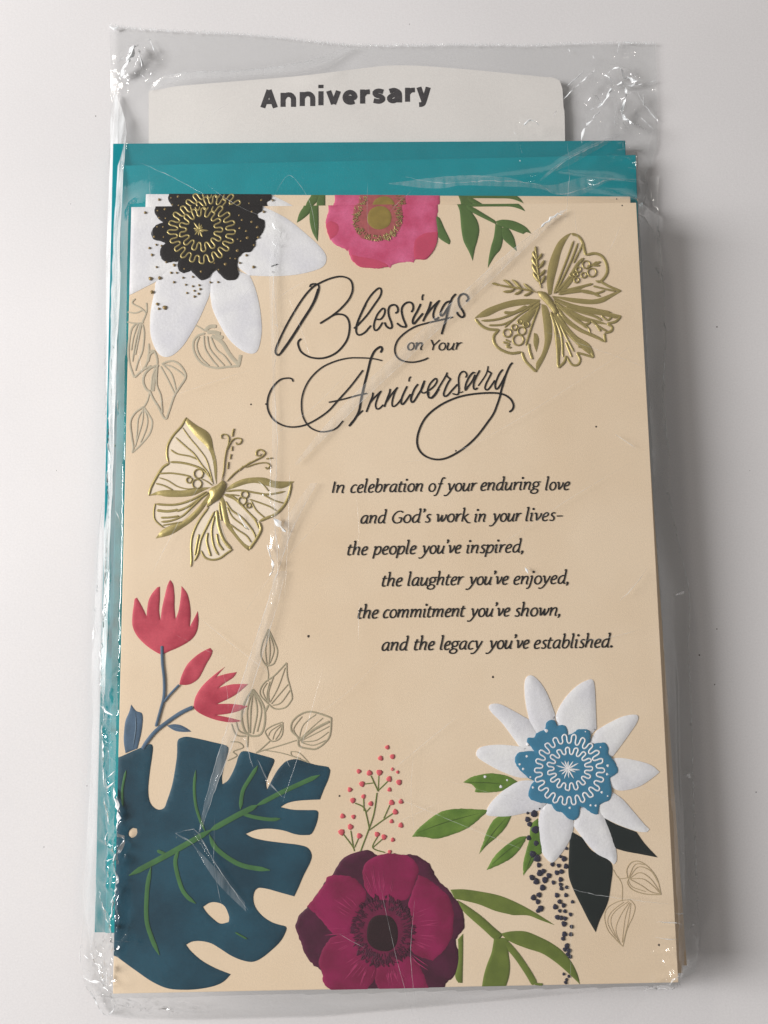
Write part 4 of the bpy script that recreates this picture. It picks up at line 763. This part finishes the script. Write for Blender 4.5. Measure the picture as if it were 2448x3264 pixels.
CREASES = [
 ("1790,678 1740,735 1640,830 1540,925 1420,1040 1300,1150 1180,1260 1080,1330", 10, .018, False, 0, .4),
 ("1730,690 1640,790 1520,900", 22, .020, False, 0, 0),
 ("1290,560 1420,590 1500,590 1640,575 1740,560 1850,575 1960,583 2060,586", 22, .06, False, 0, .5),
 ("1745,560 1800,520 1900,470 1960,445 2020,415", 16, .07, False, 0, .4),
 ("880,640 900,760 875,900 885,1080 870,1200 880,1500 890,1640", 5, .012, False, .025, 0),
 ("850,1560 872,1640 868,1760 880,1880", 6, .016, False, .03, 0),
 ("905,1780 860,1960 800,2160 740,2380 680,2520 640,2640", 6, .010, False, .006, .3),
 ("860,1780 830,1960 770,2160 710,2360 650,2560 632,2650", 8, -.022, False, 0, .5),
 ("560,2655 620,2640 632,2660 700,2760 790,2880", 8, .035, False, 0, .4),
 ("558,2655 600,2680 618,2690", 5, .03, False, 0, 0),
 ("780,2340 795,2400 810,2445", 4, .025, False, 0, 0), ("822,2420 850,2480 900,2540", 4, .025, False, 0, 0), ("905,2400 925,2445", 4, .018, False, 0, 0),
 ("1200,2520 1300,2560 1500,2640 1700,2720", 18, -.02, False, 0, .5),
 ("1780,2820 1900,2850 2050,2870 2150,2882", 14, .02, False, 0, .5),
 ("2100,2936 2170,2942", 5, .03, False, .01, 0), ("2090,2986 2160,2992", 5, .03, False, .01, 0), ("2165,3053 2190,3058 2220,3066", 5, .04, False, .01, 0),
 ("1670,1677 1678,1692", 5, .03, False, 0, 0), ("1960,1385 1995,1410 2025,1430", 5, .022, False, 0, 0), ("2060,1810 2035,1850 2010,1880 1990,1910", 6, .025, False, .01, 0),
 ("2170,3090 2130,3130 2090,3160 2050,3170", 12, .12, True, .01, .3),
 ("348,1110 346,1200 344,1290", 6, .05, False, .01, 0), ("345,1340 341,1480 346,1560 340,1620", 9, .08, False, .015, 0),
 ("345,1700 341,1800 337,1900 332,2010 322,2100 320,2260", 8, .09, False, .008, .3),
 ("320,2290 335,2340 330,2420 350,2500 355,2580", 9, .08, True, .015, 0), ("375,2540 382,2640 372,2740 385,2850 368,2960 366,3040", 13, .08, False, .02, .4),
 ("310,1640 300,1760 304,1900", 7, .04, False, 0, 0),
 ("262,3110 300,3130 340,3160 365,3185", 6, .10, True, .01, 0), ("275,3150 310,3205 335,3236 372,3210 370,3180", 6, .09, True, .01, 0), ("285,3030 320,3090 345,3130 330,3050", 6, .07, True, .01, 0),
 ("381,220 400,180 440,140 480,125", 10, .10, True, .02, 0), ("440,150 455,210 458,250", 7, .06, True, .01, 0), ("395,250 420,200 445,150", 12, .10, False, .02, 0),
 ("1130,160 1060,215 980,240 900,250", 18, .05, False, 0, .4), ("470,260 560,245 760,235 930,215 1050,190", 24, .04, False, 0, .3),
 ("1862,445 1880,400 1905,370 1925,340 1940,300 1935,260", 9, .12, True, .02, 0), ("1990,280 1985,330 2000,390 2030,415 2090,430", 8, .12, True, .02, 0),
 ("1940,240 1990,225 2050,275", 9, .11, True, .01, 0), ("1800,320 1880,250 1900,220", 10, .08, False, 0, 0), ("1665,400 1690,385 1720,395", 7, .05, True, 0, 0),
 ("1640,390 1650,440 1660,510", 4, .03, False, .01, 0),
 ("1950,1860 2130,1760", 20, -.01, False, 0, 0),
 ("2143,1900 2160,1893 2185,1885", 7, .06, True, .01, 0), ("2185,2470 2200,2490", 8, .07, True, 0, 0), ("2212,2600 2216,2800 2224,2960", 7, .06, False, .01, 0), ("2105,700 2110,860 2118,1000 2112,1200 2120,1500", 7, .05, False, .006, 0),
 ("2140,2000 2160,2200 2165,2500 2180,2900", 16, .04, False, 0, .5),
]
_r = random.Random(77)
for i in range(46):                     # fine tension lines all over the sheet
    cx, cy = _r.uniform(430, 2100), _r.uniform(480, 3100); t = _r.choice([_r.gauss(-.75, .25), _r.gauss(.35, .25), _r.gauss(1.45, .12)]); l = _r.uniform(60, 420); b = _r.uniform(-.12, .12)*l
    dx, dy = math.cos(t)*l/2, math.sin(t)*l/2
    CREASES.append((f"{cx-dx:.0f},{cy-dy:.0f} {cx-dy/l*b:.0f},{cy+dx/l*b:.0f} {cx+dx:.0f},{cy+dy:.0f}", _r.uniform(3.5, 8), _r.uniform(.0015, .0065), False, .004, 0))
for cx, cy, rx, ry, n, h0, h1, l0, l1 in ((1975,330,95,150,34,.02,.07,30,130), (1990,470,70,60,10,.02,.05,30,110), (430,175,60,75,18,.03,.08,25,100), (1500,150,500,25,14,.008,.02,40,150), (330,3110,70,110,24,.02,.07,30,120), (560,3215,200,25,14,.02,.05,20,70),
        (2130,3090,80,60,22,.02,.07,30,120), (2215,2850,15,230,22,.02,.05,14,50), (2190,1950,14,150,8,.02,.05,14,50), (350,1330,22,70,18,.02,.06,15,50), (345,2330,30,120,20,.02,.06,20,80), (375,2780,28,270,46,.02,.07,20,90), (345,2700,30,300,20,.015,.05,20,80),
        (878,1750,14,130,26,.006,.022,12,60), (868,820,14,130,18,.004,.014,12,50), (870,1250,14,300,14,.003,.010,14,60), (1690,395,50,30,8,.01,.03,15,50), (1990,3000,170,110,14,.003,.010,30,120), (800,1840,60,60,5,.006,.012,20,60), (1960,250,120,60,14,.015,.05,30,110)):
    for _ in range(n):
        x, y = _r.gauss(cx, rx*.55), _r.gauss(cy, ry*.55); t = _r.uniform(0, math.pi); l = _r.uniform(l0, l1)
        if rx < 35: t = _r.gauss(math.pi/2, .5)
        dx, dy = math.cos(t)*l/2, math.sin(t)*l/2; b = _r.uniform(-.2, .2)
        CREASES.append((f"{x-dx:.0f},{y-dy:.0f} {x-dy*b:.0f},{y+dx*b:.0f} {x+dx:.0f},{y+dy:.0f}", _r.uniform(3.5, 8), _r.uniform(h0, h1)*_r.choice([1, 1, -.7]), _r.random() < .4, .006, 0))
for c in CREASES: crease(*c)
Zf = np.maximum(Zf+D*np.clip(from_edge/.6, 0, 1), H+.008)
# ragged heat-cut top edge
Y = Y.copy(); Y[0] += RNG.uniform(-.02, .05, NU); Y[1] += RNG.uniform(-.01, .03, NU)
M_film = bpy.data.materials.new('clear_film'); M_film.use_nodes = True
def film(m, haze, gl, rough, tint=(.985,.99,.99), bump=.0, trl=.25):
    nt = m.node_tree; N = nt.nodes; L = nt.links; N.clear()
    out = N.new('ShaderNodeOutputMaterial'); tr = N.new('ShaderNodeBsdfTransparent'); tr.inputs[0].default_value = (*tint, 1)
    g = N.new('ShaderNodeBsdfGlossy'); g.inputs['Roughness'].default_value = rough; g.inputs[0].default_value = (1,1,1,1)
    d = N.new('ShaderNodeBsdfDiffuse'); d.inputs[0].default_value = (.9,.92,.93,1)
    tl = N.new('ShaderNodeBsdfTranslucent'); tl.inputs[0].default_value = (.9,.92,.93,1)
    md = N.new('ShaderNodeMixShader'); md.inputs[0].default_value = trl; L.new(d.outputs[0], md.inputs[1]); L.new(tl.outputs[0], md.inputs[2])
    fr = N.new('ShaderNodeFresnel'); geo = N.new('ShaderNodeNewGeometry'); mi = N.new('ShaderNodeMix'); mi.inputs[2].default_value = 1.5; mi.inputs[3].default_value = 1/1.5; L.new(geo.outputs['Backfacing'], mi.inputs[0]); L.new(mi.outputs[0], fr.inputs[0])
    mu = N.new('ShaderNodeMath'); mu.operation = 'MULTIPLY'; mu.inputs[1].default_value = gl; mu.use_clamp = True; L.new(fr.outputs[0], mu.inputs[0])
    m1 = N.new('ShaderNodeMixShader'); m1.inputs[0].default_value = haze
    if haze > .05:          # streaky milkiness of doubled film
        t2 = N.new('ShaderNodeTexCoord'); mp = N.new('ShaderNodeMapping'); mp.inputs['Scale'].default_value = (9, .9, 1); nh = N.new('ShaderNodeTexNoise'); nh.inputs['Scale'].default_value = 1; nh.inputs['Detail'].default_value = 5
        rg = N.new('ShaderNodeMapRange'); rg.inputs[1].default_value = .32; rg.inputs[2].default_value = .68; rg.inputs[3].default_value = haze*.35; rg.inputs[4].default_value = haze*1.5
        L.new(t2.outputs['Object'], mp.inputs[0]); L.new(mp.outputs[0], nh.inputs['Vector']); L.new(nh.outputs['Fac'], rg.inputs[0]); L.new(rg.outputs[0], m1.inputs[0])
    L.new(tr.outputs[0], m1.inputs[1]); L.new(md.outputs[0], m1.inputs[2])
    m2 = N.new('ShaderNodeMixShader'); L.new(mu.outputs[0], m2.inputs[0]); L.new(m1.outputs[0], m2.inputs[1]); L.new(g.outputs[0], m2.inputs[2])
    L.new(m2.outputs[0], out.inputs[0])
    if bump:
        tc = N.new('ShaderNodeTexCoord'); nz = N.new('ShaderNodeTexNoise'); nz.inputs['Scale'].default_value = 6; nz.inputs['Detail'].default_value = 3
        bp = N.new('ShaderNodeBump'); bp.inputs['Strength'].default_value = bump; bp.inputs['Distance'].default_value = .05
        L.new(tc.outputs['Object'], nz.inputs['Vector']); L.new(nz.outputs['Fac'], bp.inputs['Height']); L.new(bp.outputs[0], g.inputs['Normal'])
film(M_film, .022, 1.0, .09, tint=(.995,.998,.998), bump=.08)
M_fold = bpy.data.materials.new('folded_film'); M_fold.use_nodes = True; film(M_fold, .11, 1.1, .12, tint=(1,1,1))
M_seal = bpy.data.materials.new('sealed_film_edge'); M_seal.use_nodes = True; film(M_seal, .58, 1.6, .2, tint=(1,1,1))
bag = bpy.data.objects.new('clear_bag', None); COL.objects.link(bag); bag.location = (0, 0, 0)
thing(bag, "clear crinkled plastic bag wrapped round the whole pack of cards and envelopes", "plastic bag")
VV = np.stack([X, Y, Zf], -1).reshape(-1, 3)
idx = np.arange(NU*NV).reshape(NV, NU)
FF = np.stack([idx[:-1, :-1], idx[1:, :-1], idx[1:, 1:], idx[:-1, 1:]], -1).reshape(-1, 4)
link('front_film', mesh_of('front_film', VV.tolist(), FF.tolist(), M_film), bag)
k = 8
jb = list(range(0, NU, k)); ib = list(range(0, NV, k))
jb = jb if jb[-1] == NU-1 else jb+[NU-1]; ib = ib if ib[-1] == NV-1 else ib+[NV-1]
Xb, Yb = X[np.ix_(ib, jb)], Y[np.ix_(ib, jb)]
Zb = .03+.015*np.sin(Xb*2.1+Yb)*np.cos(Yb*1.3); Zb[0] = Zb[-1] = ZB-.004; Zb[:, 0] = Zb[:, -1] = ZB-.004
idb = np.arange(Xb.size).reshape(Xb.shape)
link('back_film', mesh_of('back_film', np.stack([Xb, Yb, Zb], -1).reshape(-1, 3).tolist(), np.stack([idb[:-1, :-1], idb[1:, :-1], idb[1:, 1:], idb[:-1, 1:]], -1).reshape(-1, 4).tolist(), M_film), bag)
# height of the sheet at a point, for the loose folds lying on it
Lr = np.stack([X.ravel(), Y.ravel()], 1)
def film_z(p):
    d = (X-p[0])**2+(Y-p[1])**2; return float(Zf.ravel()[d.argmin()])
def fold(name, sa, sb, m, lift=.012, z=ZC+.1):
    """a doubled strip of film between two edge lines, following the sheet"""
    P, Q = (resample(catmull([(*at_film(*(float(q) for q in tok.split(','))), False) for tok in s_.split()], False, .1), 40) for s_ in (sa, sb))
    V = []; F = []; n = 5
    for i in range(40):
        for j in range(n):
            p = P[i]+(Q[i]-P[i])*j/(n-1); zz = film_z(p)+lift*(1 if 0 < j < n-1 else .5)
            V.append((p[0], p[1], zz))
    for i in range(39):
        for j in range(n-1): F.append((i*n+j, i*n+j+1, (i+1)*n+j+1, (i+1)*n+j))
    link(name, mesh_of(name, V, F, m), bag)
fold('film_fold', "886,1820 828,1999 770,2177 712,2355 664,2515 636,2650", "913,1820 864,1999 808,2177 749,2355 687,2515 640,2650", M_fold)
fold('film_fold', "605,2680 700,2780 780,2875", "618,2695 690,2810 785,2905", M_fold)
fold('film_fold', "1796,678 1560,898 1300,1142 1100,1332 945,1485", "1788,672 1535,880 1272,1120 1078,1312 940,1478", M_fold)
fold('film_fold', "1010,1540 940,1680 893,1800", "990,1540 905,1670 886,1800", M_fold)
fold('film_fold', "862,640 858,900 868,1200 866,1500 862,1700 870,1900", "880,640 884,900 880,1200 884,1500 888,1700 876,1900", M_fold)
fold('film_fold', "1240,585 1380,570 1500,563 1700,585 1760,590 1850,572 1940,575 2060,586", "1240,588 1380,600 1500,595 1700,600 1790,622 1850,622 1940,585 2060,589", M_fold, z=.9)
fold('film_fold', "1720,575 1800,512 1900,462 1980,425", "1722,577 1820,525 1920,470 1990,428", M_fold, z=.8)
fold('film_fold', "368,300 352,380 350,500 343,700 338,900 340,1100 338,1300 335,1600 330,1900 322,2100 328,2300", "372,300 398,380 400,456 386,700 384,900 374,1100 368,1300 358,1600 348,1900 340,2100 330,2300", M_seal, z=.2)
fold('seal_edge', "328,1600 304,1900 292,2125 296,2306 288,2487 272,2759 266,2863 290,3020", "331,1600 322,1900 314,2125 314,2306 308,2487 302,2759 304,2863 294,3020", M_fold, z=.12)
fold('film_fold', "2056,561 2063,603 2056,680 2045,690", "2100,560 2098,640 2101,690 2102,758", M_fold, z=.3)
fold('film_fold', "475,295 560,262 760,245 960,222 1100,170 1140,155", "480,270 560,240 760,225 950,205 1085,160 1110,148", M_fold, z=.4)

# frayed heat-cut edge along the top: short pale ticks in the film
tk = Acc(); _r = random.Random(5); tl_ = resample(poly_at(TOP, ZB), 260)
for i in range(260):
    for _ in range(2):
        p = tl_[i]+np.array([_r.uniform(-.03, .03), _r.uniform(-.04, .03)]); l = _r.uniform(.03, .13); t = math.pi/2+_r.uniform(-.3, .3)
        Q = np.array([p+np.array([math.cos(t), math.sin(t)])*l*q for q in (-.5, 0, .5)]); tk.add(*ribbon(Q, _r.uniform(.006, .014), ZB+.01+_r.uniform(0, .02), .004, .3, prof=3))
o = tk.build('frayed_edge', M_seal, bag); o['kind'] = 'stuff'

# creases pressed into the film: thin milky lines where it has been folded
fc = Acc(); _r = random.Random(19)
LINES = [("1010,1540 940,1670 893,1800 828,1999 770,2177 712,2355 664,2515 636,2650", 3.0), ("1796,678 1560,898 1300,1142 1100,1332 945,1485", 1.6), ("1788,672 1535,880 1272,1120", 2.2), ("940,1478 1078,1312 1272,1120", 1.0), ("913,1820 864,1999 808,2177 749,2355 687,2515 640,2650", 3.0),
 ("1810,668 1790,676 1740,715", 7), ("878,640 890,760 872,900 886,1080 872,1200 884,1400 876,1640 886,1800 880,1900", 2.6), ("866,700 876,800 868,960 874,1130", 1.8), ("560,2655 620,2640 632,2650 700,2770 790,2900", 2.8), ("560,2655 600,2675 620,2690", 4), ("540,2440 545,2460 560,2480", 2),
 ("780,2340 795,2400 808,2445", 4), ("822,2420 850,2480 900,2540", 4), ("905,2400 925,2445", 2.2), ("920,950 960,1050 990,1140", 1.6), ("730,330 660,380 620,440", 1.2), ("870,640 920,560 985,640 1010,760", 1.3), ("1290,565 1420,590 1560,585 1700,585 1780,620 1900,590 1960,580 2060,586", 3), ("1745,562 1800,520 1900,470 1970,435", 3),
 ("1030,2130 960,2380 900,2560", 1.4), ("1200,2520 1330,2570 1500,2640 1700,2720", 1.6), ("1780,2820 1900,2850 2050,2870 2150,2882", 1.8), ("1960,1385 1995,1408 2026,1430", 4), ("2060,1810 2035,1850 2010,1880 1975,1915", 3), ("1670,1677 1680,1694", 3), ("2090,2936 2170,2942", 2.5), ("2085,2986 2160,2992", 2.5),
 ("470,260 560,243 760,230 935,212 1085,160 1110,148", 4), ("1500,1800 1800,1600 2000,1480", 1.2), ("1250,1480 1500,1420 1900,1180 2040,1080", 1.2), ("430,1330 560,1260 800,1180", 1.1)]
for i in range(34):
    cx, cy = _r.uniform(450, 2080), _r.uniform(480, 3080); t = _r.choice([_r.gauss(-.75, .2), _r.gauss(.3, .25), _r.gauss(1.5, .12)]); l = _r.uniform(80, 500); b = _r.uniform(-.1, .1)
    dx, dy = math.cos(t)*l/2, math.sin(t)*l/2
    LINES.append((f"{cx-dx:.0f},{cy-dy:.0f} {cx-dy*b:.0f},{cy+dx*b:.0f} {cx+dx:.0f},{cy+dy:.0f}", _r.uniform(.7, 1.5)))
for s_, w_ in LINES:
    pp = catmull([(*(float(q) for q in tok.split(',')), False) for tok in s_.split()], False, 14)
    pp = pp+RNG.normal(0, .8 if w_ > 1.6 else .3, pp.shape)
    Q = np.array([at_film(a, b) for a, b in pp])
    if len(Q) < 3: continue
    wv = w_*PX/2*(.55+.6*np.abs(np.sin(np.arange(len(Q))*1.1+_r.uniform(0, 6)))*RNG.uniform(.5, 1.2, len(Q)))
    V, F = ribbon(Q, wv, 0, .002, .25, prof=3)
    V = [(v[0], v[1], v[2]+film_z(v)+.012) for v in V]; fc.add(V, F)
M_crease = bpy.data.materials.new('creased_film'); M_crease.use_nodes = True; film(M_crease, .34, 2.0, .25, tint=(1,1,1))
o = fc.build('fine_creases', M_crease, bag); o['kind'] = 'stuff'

# painted glints: near-white ribbons standing in for bright reflections on the film
M_glint_paint = bpy.data.materials.new('white_glint_paint'); M_glint_paint.use_nodes = True; film(M_glint_paint, .9, 2.0, .22, tint=(1,1,1), trl=.05)
GLINT_STROKES = {
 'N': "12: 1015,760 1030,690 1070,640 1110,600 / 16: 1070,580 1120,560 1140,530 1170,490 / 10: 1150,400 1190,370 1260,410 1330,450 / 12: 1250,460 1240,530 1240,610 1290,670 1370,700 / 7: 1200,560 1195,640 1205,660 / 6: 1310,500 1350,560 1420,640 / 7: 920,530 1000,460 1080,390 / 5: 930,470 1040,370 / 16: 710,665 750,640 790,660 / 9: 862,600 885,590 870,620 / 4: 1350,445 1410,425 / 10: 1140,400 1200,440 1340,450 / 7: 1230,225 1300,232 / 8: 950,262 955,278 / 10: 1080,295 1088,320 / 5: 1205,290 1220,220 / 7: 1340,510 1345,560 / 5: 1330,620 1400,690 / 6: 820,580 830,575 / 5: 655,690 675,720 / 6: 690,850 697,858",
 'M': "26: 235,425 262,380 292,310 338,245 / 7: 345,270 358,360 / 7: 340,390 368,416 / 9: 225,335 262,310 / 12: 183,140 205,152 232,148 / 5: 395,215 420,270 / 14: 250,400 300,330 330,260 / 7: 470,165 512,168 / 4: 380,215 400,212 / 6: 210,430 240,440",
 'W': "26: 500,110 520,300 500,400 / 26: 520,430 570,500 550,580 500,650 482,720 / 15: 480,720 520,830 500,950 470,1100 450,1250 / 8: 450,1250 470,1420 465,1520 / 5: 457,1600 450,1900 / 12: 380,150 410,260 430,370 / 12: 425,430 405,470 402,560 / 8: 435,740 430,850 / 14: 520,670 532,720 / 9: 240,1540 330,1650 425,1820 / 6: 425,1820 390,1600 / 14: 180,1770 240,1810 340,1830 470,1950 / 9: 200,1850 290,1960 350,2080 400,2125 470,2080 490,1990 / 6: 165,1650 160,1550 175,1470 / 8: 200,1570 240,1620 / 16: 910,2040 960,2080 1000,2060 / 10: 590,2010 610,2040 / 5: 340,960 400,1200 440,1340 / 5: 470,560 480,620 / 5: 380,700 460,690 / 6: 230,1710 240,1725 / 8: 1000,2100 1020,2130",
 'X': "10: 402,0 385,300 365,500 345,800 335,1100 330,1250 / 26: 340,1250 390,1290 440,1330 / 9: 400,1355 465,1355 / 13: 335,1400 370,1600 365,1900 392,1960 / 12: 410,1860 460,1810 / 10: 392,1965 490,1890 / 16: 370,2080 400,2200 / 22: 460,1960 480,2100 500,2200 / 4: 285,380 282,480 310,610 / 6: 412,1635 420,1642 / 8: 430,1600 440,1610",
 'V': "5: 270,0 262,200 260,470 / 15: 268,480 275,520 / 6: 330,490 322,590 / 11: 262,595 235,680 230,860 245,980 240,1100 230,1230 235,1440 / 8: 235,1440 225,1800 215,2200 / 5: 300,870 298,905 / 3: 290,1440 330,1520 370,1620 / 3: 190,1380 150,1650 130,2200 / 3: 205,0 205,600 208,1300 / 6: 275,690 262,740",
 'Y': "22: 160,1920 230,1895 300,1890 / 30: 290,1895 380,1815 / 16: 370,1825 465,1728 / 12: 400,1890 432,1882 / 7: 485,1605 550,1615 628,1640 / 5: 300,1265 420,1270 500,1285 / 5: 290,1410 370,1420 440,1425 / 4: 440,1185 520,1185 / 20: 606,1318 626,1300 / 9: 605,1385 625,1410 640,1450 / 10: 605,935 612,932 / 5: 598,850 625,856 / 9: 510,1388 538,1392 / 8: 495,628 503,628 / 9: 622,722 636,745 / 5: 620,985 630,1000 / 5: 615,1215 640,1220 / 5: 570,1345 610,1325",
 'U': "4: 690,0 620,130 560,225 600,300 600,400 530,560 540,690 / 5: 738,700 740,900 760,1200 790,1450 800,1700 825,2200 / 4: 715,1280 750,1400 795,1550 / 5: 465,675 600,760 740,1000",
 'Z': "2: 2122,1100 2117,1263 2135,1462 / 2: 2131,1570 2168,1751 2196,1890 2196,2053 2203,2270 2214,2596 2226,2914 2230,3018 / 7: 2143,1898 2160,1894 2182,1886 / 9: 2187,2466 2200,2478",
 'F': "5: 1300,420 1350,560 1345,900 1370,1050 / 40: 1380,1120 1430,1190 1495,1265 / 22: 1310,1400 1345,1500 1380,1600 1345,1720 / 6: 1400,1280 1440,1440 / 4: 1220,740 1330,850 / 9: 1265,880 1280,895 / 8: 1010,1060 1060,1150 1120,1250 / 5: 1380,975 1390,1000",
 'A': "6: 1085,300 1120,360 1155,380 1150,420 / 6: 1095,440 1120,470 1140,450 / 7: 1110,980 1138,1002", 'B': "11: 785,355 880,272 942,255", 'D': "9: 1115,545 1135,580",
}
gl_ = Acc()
for reg, spec in GLINT_STROKES.items():
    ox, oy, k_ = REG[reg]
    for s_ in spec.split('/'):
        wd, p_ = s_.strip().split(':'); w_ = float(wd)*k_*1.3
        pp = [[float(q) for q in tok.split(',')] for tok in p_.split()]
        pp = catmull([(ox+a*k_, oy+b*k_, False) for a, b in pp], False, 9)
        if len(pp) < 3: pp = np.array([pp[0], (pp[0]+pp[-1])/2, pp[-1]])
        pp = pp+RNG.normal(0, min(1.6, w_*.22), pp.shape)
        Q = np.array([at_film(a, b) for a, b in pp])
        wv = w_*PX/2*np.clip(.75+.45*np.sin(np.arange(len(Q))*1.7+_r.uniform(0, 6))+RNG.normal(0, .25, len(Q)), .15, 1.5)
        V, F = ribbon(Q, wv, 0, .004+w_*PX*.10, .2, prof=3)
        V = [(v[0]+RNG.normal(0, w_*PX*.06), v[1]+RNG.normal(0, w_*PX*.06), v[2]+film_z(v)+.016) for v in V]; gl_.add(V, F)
o = gl_.build('painted_glints', M_glint_paint, bag, smooth=False); o['kind'] = 'stuff'
